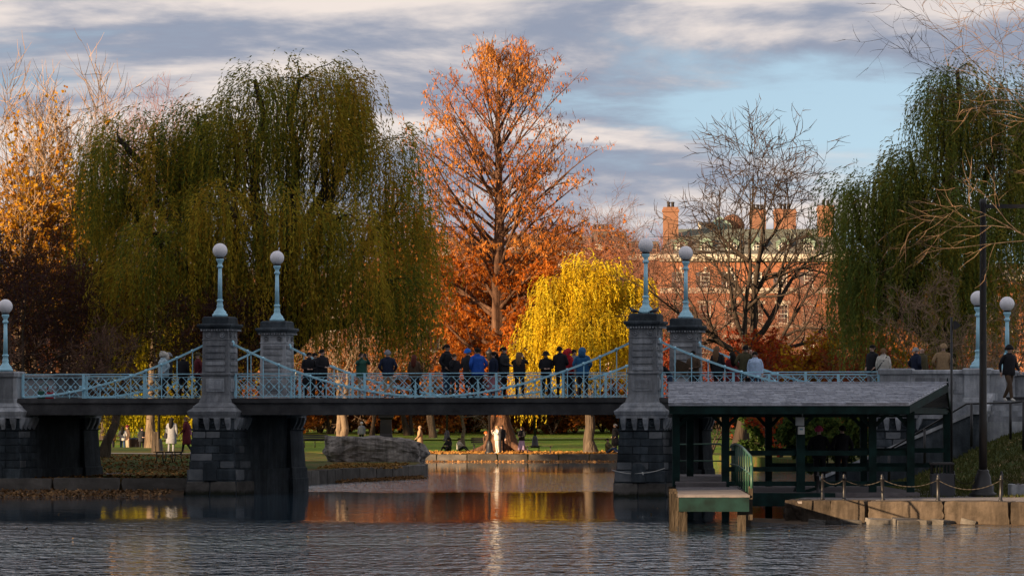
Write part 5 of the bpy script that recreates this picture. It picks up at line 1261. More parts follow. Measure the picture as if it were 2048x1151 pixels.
shrub('golden_shrub', 'orange brown thicket beneath the shelter roof near the abutment', 1705, 226, 5.2, 90, BARK_P, TWIG_R, (4,.16,.05,[(.32,.12,.03),(.30,.2,.03)],.7,None))

# trees behind the far lawn: three shared forms, each tree its own object
def far_proto(seed, twig, leafspec, H):
    return bare('park_tree', 'x', (0,0,0), H, .17, seed, stems=2, spread=1.0, bark=BARK_K, twig=twig, fork=.15, levels=((10,0),(8,0),(7,0),(4,0)), ang=R(42), up=.05, len1=.6, wob=.13, leafspec=leafspec)
protos = [far_proto(101, TWIG_R, None, 13.0), far_proto(102, TWIG, None, 14.0), far_proto(103, TWIG_R, (3,.2,.08,[(.34,.10,.02),(.45,.17,.03)],.5,None), 12.0)]
spots = [ # px, Y, scale, proto, label
 (1290,300,1.22,0,'reddish bare tree between the yellow willow and the brick mansion'),
 (1345,318,1.2,1,'bare brown tree at the left corner of the brick mansion'),
 (1250,330,1.38,1,'bare tree right behind the crown of the yellow willow'),
 (1120,322,1.45,2,'copper leaved tree in front of the brown townhouse'),
 (1050,334,1.32,0,'reddish bare tree right of the orange tree trunk'),
 (930,326,1.4,2,'copper leaved tree left of the orange tree trunk'),
 (870,300,1.4,2,'rust leaved tree at the right edge of the big willow'),
 (820,310,1.35,0,'reddish bare tree glowing through the willow curtain'),
 (740,300,1.0,2,'copper tree behind the middle of the willow'),
 (660,318,1.1,0,'reddish bare tree behind the willow near the rear pier'),
 (590,300,1.05,2,'rust coloured tree hidden deep behind the willow'),
 (500,310,1.1,1,'bare tree behind the lamps of the left pier'),
 (420,300,1.0,2,'copper tree behind the left edge of the left pier'),
 (200,290,1.05,1,'bare tree far behind the left thicket'),
 (110,300,1.15,2,'copper tree far behind the left poplars'),
 (30,290,1.1,0,'reddish bare tree far behind the left lamp'),
 (1600,290,.95,0,'reddish bare tree in front of the right half of the mansion'),
 (1660,270,1.05,1,'bare brown tree at the left edge of the right willow'),
 (1720,300,1.05,0,'reddish bare tree behind the left curtain of the right willow'),
 (1800,290,1.1,2,'copper tree behind the right willow'),
 (1890,280,1.1,1,'bare tree behind the trunk of the right willow'),
 (1980,290,1.1,2,'rust tree behind the right parapet lamps'),
 (1180,340,1.42,0,'reddish bare tree rising in front of the four dark chimney pots'),
 (1000,338,1.35,2,'copper tree right behind the orange tree trunk'),
 (1385,300,1.0,0,'reddish bare tree rising behind the rear right pier lamp'),
 (1452,312,.92,0,'reddish bare tree against the left mansion windows'),
 (1545,306,.9,1,'bare brown tree against the middle mansion windows'),
 (1420,330,.62,2,'small copper tree before the lower mansion windows'),
 (1530,335,.6,2,'small rust tree at the foot of the mansion'),
]
used = [False]*3
for k, (px, Yp, s, pi, lab) in enumerate(spots):
    src = protos[pi]
    if not used[pi]: o = src; used[pi] = True
    else:
        o = src.copy(); COL.objects.link(o)
        for ch in src.children: c_ = ch.copy(); COL.objects.link(c_); c_.parent = o
    o.location = (X(px,Yp), Yp, gz(Yp)); o.rotation_euler = (0, 0, k*1.37); o.scale = (s, s, s)
    tag(o, lab, 'tree', 'trees beyond the far lawn')
for k, (x_, y_, sc_) in enumerate(((-42,226,1.75),(-46,233,1.65),(-50,240,1.8),(-56,236,1.85),(-62,250,1.9))):   # row on the left shore that stripes the lawn with shade
    src = protos[2 if k % 2 else 0]; o = src.copy(); COL.objects.link(o)
    for ch in src.children: c_ = ch.copy(); COL.objects.link(c_); c_.parent = o
    o.location = (x_, y_, ZB if y_ < 232 else gz(y_)); o.rotation_euler = (0, 0, k*2.1); o.scale = (sc_,)*3
    tag(o, 'autumn tree on the left shore beyond the frame, shading the far lawn', 'tree', 'trees along the left shore')
bl_txt = ('behind the rear left pier', 'between the left piers and the pale twin trunk', 'just right of the pale twin trunk', 'left of the dark pedestal', 'right of the dark pedestal', 'behind the strolling tan coat', 'behind the black figure sitting on the lawn', 'left of the orange tree roots', 'right behind the orange tree trunk', 'behind the lilac skirt', 'behind the backless bench', 'left of the yellow willow trunk', 'right of the yellow willow trunk', 'behind the grey haired man in black', 'hidden by the right front pier', 'hidden by the right rear pier', 'hidden by the left rear pier', 'hidden by the left front pier')
bsh = shrub('border_shrub', 'x', 0, 300, 4.6, 120, BARK_K, TWIG_R, (5,.20,.08,[(.34,.11,.02),(.42,.17,.03),(.28,.07,.02)],.7,None), z=0, stems=7)
for k, px in enumerate((590,640,700,750,800,850,905,955,1015,1060,1105,1150,1205,1250,1300,1345,540,480)):
    Yp = 316 + 16*((k*7) % 5)/5; o = bsh
    if k:
        o = bsh.copy(); COL.objects.link(o)
        for ch in bsh.children: c_ = ch.copy(); COL.objects.link(c_); c_.parent = o
    o.location = (X(px,Yp), Yp, gz(Yp)); o.rotation_euler = (0,0,k*1.9); s_ = .85 + .35*((k*3) % 4)/4; o.scale = (s_*1.2, s_*1.2, s_)
    tag(o, 'rust border shrub along the far hedge ' + bl_txt[k], 'shrub', 'border shrubs along the far hedge')
# lone trunks on the far bank
bare('bare_tree', 'pale twin trunked small tree behind the boulder', (X(676,240), 240, gz(240)), 9, .34, 111, stems=2, spread=.3, bark=BARK_P, twig=TWIG_G, fork=.45, levels=((8,0),(6,0),(5,0),(3,0)), ang=R(50), up=-.02, len1=.6)
bare('bare_tree', 'leaning trunk beside the path under the left span', (X(196,172), 172, ZB + .2), 8.5, .26, 112, stems=2, spread=.4, bark=BARK_T, twig=TWIG, fork=.72, levels=((8,0),(6,0),(5,0),(3,0)), lean=(.16,0), len1=.5)
bare('bare_tree', 'slim drooping bare tree beside the orange tree roots', (X(925,262), 262, gz(262)), 7.5, .16, 113, stems=1, bark=BARK_P, twig=TWIG_G, fork=.25, levels=((10,0),(7,0),(5,0),(3,0)), ang=R(50), up=-.06, len1=.6)

# clipped hedge closing the lawn
rg = np.random.default_rng(9); n = 32000
hx = rg.uniform(-46, 46, n); hy = 348 + rg.uniform(0, 3, n); hz = gz(348) + rg.random(n)**.7*(1.7 + .35*np.sin(hx*.7) + .25*np.sin(hx*2.3))
V, Q = leaves(rg, np.stack([hx, hy, hz], 1), rg.normal(size=(n, 3)), .27, .12, .5)
hedge = empty('hedge', (0, 348, gz(348))); tag(hedge, 'long dark hedge closing the far side of the lawn', 'hedge')
me = np_mesh('foliage', V, Q, LEAF, np.repeat(lerp_cols(rg, [(.03,.04,.012),(.07,.05,.018),(.09,.06,.02)], rg.random(n), .3), 4, 0)); me.transform(Matrix.Translation((0,-348,-gz(348)))); put('foliage', me, hedge)
mb = MB(); mb.box(-46, 46, 1.2, 1.8, -.1, 1.3); put('core', mb.mesh('core', BARK), hedge)
# ------------------------------------------------------------------ people
def mk_cloth(name, c, rough=.85): return paint_mat(name, c, rough, .18, scale=14)
PAL = {k: mk_cloth('cloth_' + k, c) for k, c in dict(black=(.016,.016,.02), navy=(.015,.022,.045), charcoal=(.03,.032,.036), brown=(.085,.055,.035), olive=(.075,.065,.035), tan=(.30,.20,.11), ochre=(.34,.19,.07),
    cream=(.55,.52,.46), white=(.56,.54,.50), blue=(.02,.09,.42), teal_blue=(.03,.12,.26), green=(.03,.10,.075), red=(.40,.02,.03), maroon=(.11,.018,.025), lightblue=(.45,.58,.78), jeans=(.045,.075,.14),
    khaki=(.34,.28,.20), grey=(.22,.23,.25), pink=(.48,.22,.30), lilac=(.42,.32,.46), rose=(.38,.16,.19), hotpink=(.55,.06,.16), orange=(.60,.14,.03), mustard=(.45,.26,.05), paleblue=(.42,.55,.62), beanieblue=(.02,.16,.60), darkred=(.16,.02,.025)).items()}
SKIN = {'l': paint_mat('skin_light', (.52,.33,.25), .6, .06), 'm': paint_mat('skin_medium', (.36,.21,.14), .6, .06)}
HAIR = {'k': mk_cloth('hair_black', (.008,.007,.006)), 'b': mk_cloth('hair_brown', (.055,.03,.016)), 'a': mk_cloth('hair_auburn', (.10,.025,.016)), 'y': mk_cloth('hair_blond', (.30,.20,.10)), 'g': mk_cloth('hair_grey', (.30,.29,.28)), 'lb': mk_cloth('hair_light_brown', (.15,.085,.045))}
EYE = paint_mat('eye_dark', (.02,.015,.012), .3); LIP = paint_mat('lip', (.35,.12,.10), .5); SHOE = {'k': PAL['black'], 'w': PAL['white']}

def base_skel():
    j = dict(pelvis=(0,0,.96,.135), waist=(0,0,1.10,.13), chest=(0,0,1.30,.145), upchest=(0,.005,1.42,.10), neck=(0,0,1.50,.052), chin=(0,-.012,1.555,.062), headm=(0,-.008,1.635,.092), headt=(0,.006,1.70,.072), nose=(0,-.108,1.62,.014))
    for s, n in ((-1,'l'), (1,'r')):
        j.update({n+'sh': (s*.17,0,1.42,.078), n+'el': (s*.235,.03,1.15,.058), n+'wr': (s*.235,-.05,.915,.036), n+'pa': (s*.235,-.075,.855,.032),
                  n+'hip': (s*.085,0,.90,.105), n+'kn': (s*.10,-.012,.50,.068), n+'an': (s*.105,.02,.085,.046), n+'to': (s*.125,-.13,.04,.038)})
    return j
BONES = [('pelvis','waist','t'),('waist','chest','t'),('chest','upchest','t'),('upchest','neck','h'),('neck','chin','h'),('chin','headm','h'),('headm','headt','h'),('headm','nose','h')]
for n_ in 'lr':
    BONES += [('upchest',n_+'sh','t'),(n_+'sh',n_+'el','t'),(n_+'el',n_+'wr','t'),(n_+'wr',n_+'pa','h'),('pelvis',n_+'hip','p'),(n_+'hip',n_+'kn','p'),(n_+'kn',n_+'an','p'),(n_+'an',n_+'to','s')]
def add_hand(j, bones, n, s):
    pa = Vector(j[n+'pa'][:3]); wr = Vector(j[n+'wr'][:3]); d = (pa - wr).normalized(); side = d.cross(Vector((0,0,1)) if abs(d.z) < .8 else Vector((0,-1,0))).normalized()
    nrm_ = side.cross(d)
    for k, (o, ln) in enumerate(((-.027,.062),(-.009,.072),(.009,.068),(.027,.054))):
        a = pa + side*o + d*.035; b_ = a + d*ln*.55; c = b_ + (d + nrm_*.6).normalized()*ln*.5
        j[f'{n}f{k}a'] = (*a, .0095); j[f'{n}f{k}b'] = (*b_, .009); j[f'{n}f{k}c'] = (*c, .0075); bones += [(n+'pa', f'{n}f{k}a', 'h'), (f'{n}f{k}a', f'{n}f{k}b', 'h'), (f'{n}f{k}b', f'{n}f{k}c', 'h')]
    a = wr.lerp(pa, .5) + side*(-.034); b_ = a + (d*.8 - side*.5).normalized()*.035; c = b_ + d*.03
    j[n+'tha'] = (*a, .011); j[n+'thb'] = (*b_, .0095); j[n+'thc'] = (*c, .008); bones += [(n+'wr', n+'tha', 'h'), (n+'tha', n+'thb', 'h'), (n+'thb', n+'thc', 'h')]
def pose(kind):
    j = base_skel()
    def arm(n, el, wr, pa=None):
        s = -1 if n == 'l' else 1; e = Vector(el); w_ = Vector(wr); p_ = Vector(pa) if pa else w_ + (w_ - e).normalized()*.065
        j[n+'el'] = (s*e.x, e.y, e.z, .058); j[n+'wr'] = (s*w_.x, w_.y, w_.z, .036); j[n+'pa'] = (s*p_.x, p_.y, p_.z, .032)
    if kind == 'pocket':
        for n in 'lr': arm(n, (.29,.08,1.16), (.20,-.06,1.0))
    elif kind == 'phone':
        for n in 'lr': arm(n, (.22,-.10,1.18), (.07,-.30,1.34), (.06,-.31,1.40))
    elif kind == 'phone_high':
        for n in 'lr': arm(n, (.27,-.20,1.32), (.09,-.34,1.56), (.075,-.35,1.62))
    elif kind == 'face':
        arm('l', (.24,-.10,1.20), (.09,-.15,1.48), (.06,-.15,1.54)); arm('r', (.24,-.02,1.16), (.12,-.20,1.12))
    elif kind == 'hold':
        for n in 'lr': arm(n, (.25,-.02,1.14), (.08,-.24,1.10))
    elif kind == 'walk':
        j['lkn'] = (-.10,-.17,.53,.068); j['lan'] = (-.10,-.24,.10,.046); j['lto'] = (-.11,-.39,.05,.038)
        j['rkn'] = (.10,.06,.50,.068); j['ran'] = (.10,.27,.13,.046); j['rto'] = (.11,.16,.04,.038)
        arm('l', (.23,.13,1.16), (.22,.10,.93)); arm('r', (.23,-.05,1.15), (.20,-.22,.98))
    elif kind == 'lean':
        for k in ('waist','chest','upchest','neck','chin','headm','headt','nose','lsh','rsh','lel','rel','lwr','rwr','lpa','rpa'):
            x, y, z, r = j[k]; v = Matrix.Rotation(R(52), 3, 'X') @ Vector((x, y, z - .98)); j[k] = (v.x, v.y, v.z + .98, r)
        for s, n in ((-1,'l'),(1,'r')):
            sh = Vector(j[n+'sh'][:3]); j[n+'el'] = (s*.22, sh.y - .08, sh.z - .26, .058); j[n+'wr'] = (s*.14, sh.y - .22, sh.z - .36, .036); j[n+'pa'] = (s*.11, sh.y - .28, sh.z - .39, .032)
    elif kind == 'sit':
        dz = -.80
        for k in list(j):
            x, y, z, r = j[k]
            if k[1:] not in ('kn','an','to'): j[k] = (x, y, z + dz, r)
        for s, n in ((-1,'l'),(1,'r')):
            j[n+'kn'] = (s*.14,-.42,.34,.068); j[n+'an'] = (s*.12,-.66,.07,.046); j[n+'to'] = (s*.13,-.80,.07,.038)
            arm(n, (.24,-.14,.40), (.12,-.34,.40))
    elif kind == 'bench':
        dz = -.47
        for k in list(j):
            x, y, z, r = j[k]
            if k[1:] not in ('kn','an','to'): j[k] = (x, y, z + dz, r)
        for s, n in ((-1,'l'),(1,'r')):
            j[n+'kn'] = (s*.11,-.44,.48,.07); j[n+'an'] = (s*.11,-.42,.08,.046); j[n+'to'] = (s*.12,-.57,.04,.038); arm(n, (.24,-.08,.68), (.10,-.30,.62))
    bones = list(BONES)
    for s, n in ((-1,'l'),(1,'r')): add_hand(j, bones, n, s)
    return j, bones
POSES = {}
def build_poses():
    tmp = []
    for kind in ('stand','pocket','phone','phone_high','face','hold','walk','lean','sit','bench'):
        j, bones = pose(kind); names = list(j); ix = {k: i for i, k in enumerate(names)}
        me = bpy.data.meshes.new('body_' + kind); me.from_pydata([j[k][:3] for k in names], [(ix[a], ix[b_]) for a, b_, _ in bones], [])
        o = bpy.data.objects.new('tmp_body', me); COL.objects.link(o)
        m = o.modifiers.new('skin', 'SKIN'); m.branch_smoothing = .3
        for i, k in enumerate(names):
            r = j[k][3]; r2 = r*(1.22 if k in ('pelvis','waist','chest') else 1); me.skin_vertices[0].data[i].radius = (r2, r if k in ('pelvis','waist','chest') else r2)
        for i, k in enumerate(names): me.skin_vertices[0].data[i].use_root = (k == 'pelvis')
        s_ = o.modifiers.new('sub', 'SUBSURF'); s_.levels = 1
        tmp.append((kind, o, j, bones))
    dg = bpy.context.evaluated_depsgraph_get()
    for kind, o, j, bones in tmp:
        me = bpy.data.meshes.new_from_object(o.evaluated_get(dg)); me.name = 'body_' + kind
        n = len(me.polygons); c = np.empty(n*3); me.polygons.foreach_get('center', c); c = c.reshape(-1, 3)
        best = np.full(n, 9.); lab = np.zeros(n, int); code = {'h': 0, 't': 1, 'p': 2, 's': 3}
        for a, b_, k in bones:
            pa, pb = np.array(j[a][:3]), np.array(j[b_][:3]); ra, rb = j[a][3], j[b_][3]; d = pb - pa; t = np.clip(((c - pa) @ d)/(d @ d + 1e-9), 0, 1)
            dist = np.linalg.norm(c - pa - t[:, None]*d, axis=1) - (ra + (rb - ra)*t); m_ = dist < best; best[m_] = dist[m_]; lab[m_] = code[k]
        for _ in range(4): me.materials.append(PAL['black'])
        me.polygons.foreach_set('material_index', lab.astype(np.int32)); me.polygons.foreach_set('use_smooth', np.ones(n, bool)); me.update()
        POSES[kind] = (me, j)
    for kind, o, j, bones in tmp:
        me = o.data; bpy.data.objects.remove(o); bpy.data.meshes.remove(me)
build_poses()

def ring_mesh(name, rings, n=18, mats=None):
    """rings: (z, rx, ry, cy)"""
    mb = MB(); V = [(rx*math.cos(2*math.pi*k/n), cy + ry*math.sin(2*math.pi*k/n), z) for z, rx, ry, cy in rings for k in range(n)]
    Fc = [(i*n+k, i*n+(k+1)%n, (i+1)*n+(k+1)%n, (i+1)*n+k) for i in range(len(rings)-1) for k in range(n)] + [tuple(range(n))[::-1]]
    mb.add(V, Fc, 0, True); return mb.mesh(name, mats or PAL['black'])
COATS = {
 'jacket': ring_mesh('jacket', [(.84,.185,.150,0),(.86,.20,.165,0),(.98,.195,.16,0),(1.10,.188,.15,0),(1.28,.205,.155,0),(1.38,.20,.145,0),(1.44,.15,.12,0),(1.49,.085,.085,0),(1.53,.075,.08,.005)]),
 'long': ring_mesh('long_coat', [(.46,.235,.20,.01),(.48,.25,.21,.01),(.75,.225,.19,0),(.98,.20,.17,0),(1.10,.19,.155,0),(1.28,.205,.155,0),(1.38,.20,.145,0),(1.44,.15,.12,0),(1.50,.085,.088,0),(1.54,.08,.085,.005)]),
 'puffer': ring_mesh('puffer', [(.80,.20,.165,0)] + [(.82 + i*.04, (.225 if i % 2 else .202) - (.02 if i > 12 else 0), (.19 if i % 2 else .168), 0) for i in range(15)] + [(1.43,.155,.13,0),(1.48,.10,.10,0),(1.54,.088,.092,.005)]),
 'skirt': ring_mesh('skirt', [(.22,.27,.25,.02),(.24,.275,.255,.02),(.60,.20,.18,0),(.90,.165,.14,0),(1.0,.15,.125,0)]),
}
def hairs():
    H = {}
    def cap(name, rx, ry, rz, c, z0, extra=None):
        mb = MB(); n = 14; prof = [(math.cos(a), math.sin(a)) for a in np.linspace(z0, math.pi/2*.98, 7)]
        V = [(rx*r*math.cos(2*math.pi*k/n), c[1] + ry*r*math.sin(2*math.pi*k/n) + (.03*(1 if math.sin(2*math.pi*k/n) > 0 else 0)*(1 - z)), c[2] + rz*z - (.05*max(0, math.sin(2*math.pi*k/n)))*(1 - max(0,z))) for r, z in prof for k in range(n)]
        mb.add(V, [(i*n+k, i*n+(k+1)%n, (i+1)*n+(k+1)%n, (i+1)*n+k) for i in range(6) for k in range(n)] + [tuple(range(6*n, 7*n))], 0, True)
        if extra: extra(mb)
        return mb.mesh(name, PAL['black'])
    c = (0, .012, 1.645)
    H['short'] = cap('hair', .101, .112, .115, c, -.05)
    def lng(mb): mb.tube([(0,.06,1.68),(0,.09,1.58),(0,.115,1.45),(0,.125,1.30),(0,.12,1.20)], [.085,.10,.105,.095,.05], 10)
    H['long'] = cap('hair', .105, .115, .118, c, -.25, lng)
    def bun(mb): mb.lathe([(.0,-.05),(.05,-.03),(.06,0),(.05,.03),(0,.05)], 10, (0,.12,1.70))
    H['bun'] = cap('hair', .101, .11, .112, c, -.1, bun)
    def pom(mb): mb.lathe([(.108,-.02),(.118,0),(.118,.045),(.108,.06)], 14, (0,.006,1.65), ey=1.06)
    H['beanie'] = cap('beanie', .108, .118, .135, (0,.006,1.66), 0.0, pom)
    def brim(mb): mb.lathe([(.11,.0),(.185,-.055),(.18,-.062),(.105,-.01)], 16, (0,0,1.675))
    H['bucket'] = cap('bucket_hat', .112, .12, .115, (0,.004,1.68), 0.0, brim)
    def bill(mb): mb.add([(-.07,-.09,1.69),(.07,-.09,1.69),(.05,-.20,1.675),(-.05,-.20,1.675),(-.07,-.09,1.70),(.07,-.09,1.70),(.05,-.20,1.685),(-.05,-.20,1.685)], [(0,1,2,3),(7,6,5,4),(0,4,5,1),(1,5,6,2),(2,6,7,3),(3,7,4,0)])
    H['cap'] = cap('cap', .106, .116, .118, (0,.006,1.66), 0.0, bill)
    def hood(mb): mb.tube([(0,.10,1.72),(0,.12,1.62),(0,.10,1.50),(0,.06,1.44)], [.06,.105,.12,.10], 10)
    H['hood'] = cap('hood', .125, .135, .14, (0,.012,1.64), -.35, hood)
    def fur(mb):
        for k in range(18):
            a = math.pi*(-.15 + 1.3*k/17); x, z = .115*math.cos(a), 1.63 + .125*math.sin(a); mb.tube([(x,-.05,z),(x*1.22,-.085,1.63+(z-1.63)*1.22)], [.032,.012], 5)
        hood(mb)
    H['furhood'] = cap('fur_hood', .125, .135, .14, (0,.014,1.64), -.35, fur)
    return H
HAIRS = hairs()
mb = MB()
for s in (-1,1): mb.lathe([(.0,-.006),(.012,-.003),(.012,.003),(0,.006)], 8, (s*.034,-.090,1.640)); 
FACE_EYES = mb.mesh('eyes', EYE)
mb = MB(); mb.tube([(-.028,-.088,1.578),(0,-.094,1.575),(.028,-.088,1.578)], .006, 5); MOUTH = mb.mesh('mouth', LIP)
mb = MB()
for s in (-1,1): mb.tube([(s*.088,.0,1.60),(s*.10,.012,1.625),(s*.092,.012,1.65)], [.008,.016,.010], 6)
EARS = mb.mesh('ears', SKIN['l'])
mb = MB(); mb.box(-.036,.036,-.005,.005,-.075,.075); PHONE = bevelled(mb.mesh('phone', PAL['charcoal']), .004)
bagm = MB(); bagm.loft([(0,-.15,.15,-.06,.06),(.02,-.16,.16,-.07,.07),(.24,-.15,.15,-.06,.06),(.26,-.13,.13,-.04,.04)]); bagm.tube([(-.12,0,.25),(-.10,0,.45),(0,0,.55),(.10,0,.45),(.12,0,.25)], .012, 6); BAG = bagm.mesh('bag', PAL['black'])

def person(loc, H, rz, label, kind='stand', coat=None, top='black', legs='black', hair='short', hc='k', skin='l', shoes='k', group=None, lower=None, phone=False, bag=None, strap=None):
    """rz: 0 faces the camera, 180 shows the back"""
    me, j = POSES[kind]; s = H/1.775
    hs = (sum(map(ord, label)) % 97)/97; o = put('person', me, None, loc, (R(4)*(hs - .5), R(6)*((hs*7 % 1) - .5), R(rz)), (s*(1.02 + .14*hs), s*1.06, s)); tag(o, label, 'person', group)
    for i, m in enumerate((SKIN[skin], PAL[top], PAL[legs], SHOE[shoes])):
        o.material_slots[i].link = 'OBJECT'; o.material_slots[i].material = m
    hm = Vector(j['headm'][:3]); off = hm - Vector((0,-.008,1.635)); rot = None; T = Matrix.Translation(off)
    if kind == 'lean': T = Matrix.Translation((0,0,.98)) @ Matrix.Rotation(R(52), 4, 'X') @ Matrix.Translation((0,0,-.98))
    def child(nm, m_, mt):
        c = put(nm, m_, o); c.matrix_local = T; c.material_slots[0].link = 'OBJECT'; c.material_slots[0].material = mt; return c
    if hair: child('hair' if hair in ('short','long','bun') else 'hat', HAIRS[hair], HAIR[hc] if hc in HAIR else PAL[hc])
    child('eyes', FACE_EYES, EYE); child('mouth', MOUTH, LIP); child('ears', EARS, SKIN[skin])
    if coat and kind not in ('lean',):
        c = child({'jacket':'jacket','long':'coat','puffer':'jacket'}[coat], COATS[coat], PAL[top])
        if kind in ('sit','bench') :
            c.matrix_local = T @ Matrix.Translation((0,0,.25)) @ Matrix.Diagonal((.97,.97,.83,1))
    if lower: child('skirt', COATS['skirt'], PAL[lower])
    M4 = Matrix.Translation(loc) @ Matrix.Rotation(R(rz), 4, 'Z') @ Matrix.Scale(s, 4)
    if phone:
        a = (Vector(j['lpa'][:3]) + Vector(j['rpa'][:3]))/2 + Vector((0,-.045,.05)); q = put('phone', PHONE, None, M4 @ a, (R(-10), 0, R(rz))); tag(q, 'phone held up by ' + label.split(' with ')[0].split(' in ')[0] + ' ' + ' '.join(label.split(' ')[-4:]), 'phone', 'phones')
    if bag:
        q = put('handbag', BAG, None, M4 @ Vector(bag[1]), (0, 0, R(rz + 90)), None); q.material_slots[0].link = 'OBJECT'; q.material_slots[0].material = PAL[bag[0]]; tag(q, bag[2], 'bag')
    if strap:
        mb = MB(); mb.tube([(-.15,.06,1.47),(-.05,.168,1.30),(.10,.172,1.12),(.20,.12,.98)], .016, 5); c = put('strap', mb.mesh('strap', PAL['black']), o)
    return o
G_B = 'people crossing the bridge'
def on_bridge(px, v, head, rz, label, **k):
    u = bu(px, v); loc = bw(u, v, DK + .004); H = CAMZ + (HY - head)/F*loc.y - DK
    return person(loc, max(1.4, min(1.98, H)), rz, label, group=G_B, **k)
# left span
on_bridge(328, 1.2, 702, 120-180, 'person in cream puffer and fur hood leaning near the left pier', kind='pocket', coat='puffer', top='paleblue', legs='black', hair='furhood', hc='cream')
on_bridge(336, 2.2, 705, 110-180, 'person in pale grey beanie walking just behind the fur hood', kind='walk', coat='jacket', top='charcoal', legs='black', hair='beanie', hc='grey')
on_bridge(366, 1.0, 706, 150, 'person all in black seen from behind beside the left pier', kind='stand', coat='jacket', top='black', legs='black', hair='short', hc='k')
on_bridge(397, 1.4, 704, -70, 'older man in olive cap and dark maroon coat at the left pier', kind='pocket', coat='jacket', top='maroon', legs='charcoal', hair='cap', hc='olive')
# centre span
on_bridge(617, 1.2, 703, 10, 'man in glasses and long black coat looking down at his hands', kind='hold', coat='long', top='black', legs='black', hair='short', hc='k')
on_bridge(634, 2.6, 704, 20, 'person half hidden between the two men in black', kind='stand', coat='jacket', top='black', legs='black', hair='short', hc='k')
on_bridge(646, 1.0, 697, 40, 'dark haired young man in black jacket with clasped hands', kind='hold', coat='jacket', top='black', legs='black', hair='short', hc='k')
on_bridge(724, 1.6, 705, 20, 'person in green quilted jacket raising a camera phone', kind='phone_high', coat='puffer', top='green', legs='khaki', hair='short', hc='k', phone=True)
on_bridge(777, 1.5, 700, 178, 'man from behind in navy jacket with mustard shoulders and grey beanie', kind='pocket', coat='jacket', top='navy', legs='khaki', hair='beanie', hc='grey')
on_bridge(832, 1.3, 708, 165, 'auburn haired woman in tan jacket and black trousers', kind='stand', coat='puffer', top='brown', legs='black', hair='long', hc='a')
on_bridge(893, .9, 687, 60, 'tall man in black coat and jeans beside the short woman', kind='pocket', coat='jacket', top='black', legs='jeans', hair='short', hc='k', skin='m')
on_bridge(911, .7, 706, 35, 'short woman in black holding a hand to her face', kind='face', coat='jacket', top='black', legs='charcoal', hair='short', hc='b')
on_bridge(939, 1.6, 697, 150, 'person in bright blue beanie and dark jacket', kind='hold', coat='jacket', top='charcoal', legs='black', hair='beanie', hc='beanieblue')
on_bridge(957, .9, 694, -150, 'person in royal blue puffer leaning on the rail', kind='pocket', coat='puffer', top='blue', legs='black', hair='short', hc='k')
on_bridge(985, 1.2, 702, -60, 'long haired woman in navy jacket with rose skirt', kind='stand', coat='jacket', top='navy', legs='rose', hair='long', hc='k', lower='rose')
on_bridge(1008, 1.4, 692, 70, 'man in charcoal puffer facing the long haired woman', kind='hold', coat='puffer', top='charcoal', legs='black', hair='short', hc='k')
on_bridge(1040, .8, 703, 172, 'woman with long light brown hair lifting a phone toward the trees', kind='phone_high', coat='puffer', top='black', legs='black', hair='long', hc='lb', phone=True)
on_bridge(1093, .9, 702, 5, 'smiling person in black bucket hat and black coat', kind='hold', coat='jacket', top='black', legs='black', hair='bucket', hc='black')
on_bridge(1123, 1.0, 691, 160, 'broad man in black jacket seen from behind', kind='hold', coat='jacket', top='black', legs='black', hair='short', hc='k', skin='m')
on_bridge(1139, 1.9, 696, 120, 'person wearing a bright red hood behind the broad man', kind='stand', coat='jacket', top='red', legs='black', hair='hood', hc='red')
on_bridge(1153, 2.3, 697, 20, 'dark haired person between the red hood and blue jacket', kind='stand', coat='jacket', top='grey', legs='grey', hair='short', hc='k')
on_bridge(1167, 1.0, 694, 168, 'person in teal blue hooded puffer at the rail under the rising chain', kind='pocket', coat='puffer', top='teal_blue', legs='black', hair='hood', hc='teal_blue')
# right span
on_bridge(1340, 1.6, 708, -75, 'dark dressed person in jeans bending forward beside the right pier', kind='lean', top='black', legs='jeans', hair='short', hc='k')
on_bridge(1390, 2.6, 700, -30, 'person in dark coat looking at the drawing board', kind='hold', coat='jacket', top='brown', legs='black', hair='short', hc='k')
on_bridge(1438, 1.6, 691, 150, 'woman with long brown hair in a black coat on the right span', kind='stand', coat='jacket', top='black', legs='black', hair='long', hc='lb')
on_bridge(1465, 2.0, 703, -160, 'dark haired woman in a long red coat', kind='stand', coat='long', top='darkred', legs='black', hair='long', hc='k')
on_bridge(1488, 1.5, 689, 170, 'tall man in olive brown coat seen from behind', kind='pocket', coat='jacket', top='olive', legs='black', hair='short', hc='k')
on_bridge(1500, 3.0, 694, 0, 'balding man facing us behind the olive coat', kind='stand', coat='jacket', top='charcoal', legs='black', hair=None)
on_bridge(1512, 1.3, 702, -10, 'smiling person in pale blue jacket and jeans', kind='stand', coat='puffer', top='lightblue', legs='jeans', hair='short', hc='k')
# drawing board held on the right span
u_ = bu(1364, 1.3); tag(put('drawing_board', PANEL, None, bw(u_, 1.25, DK + .98), (R(8), R(22), R(-12)), (.46,.025,.40), PAL['brown']), 'square brown drawing board with pale edge tilted beside the right pier', 'board')
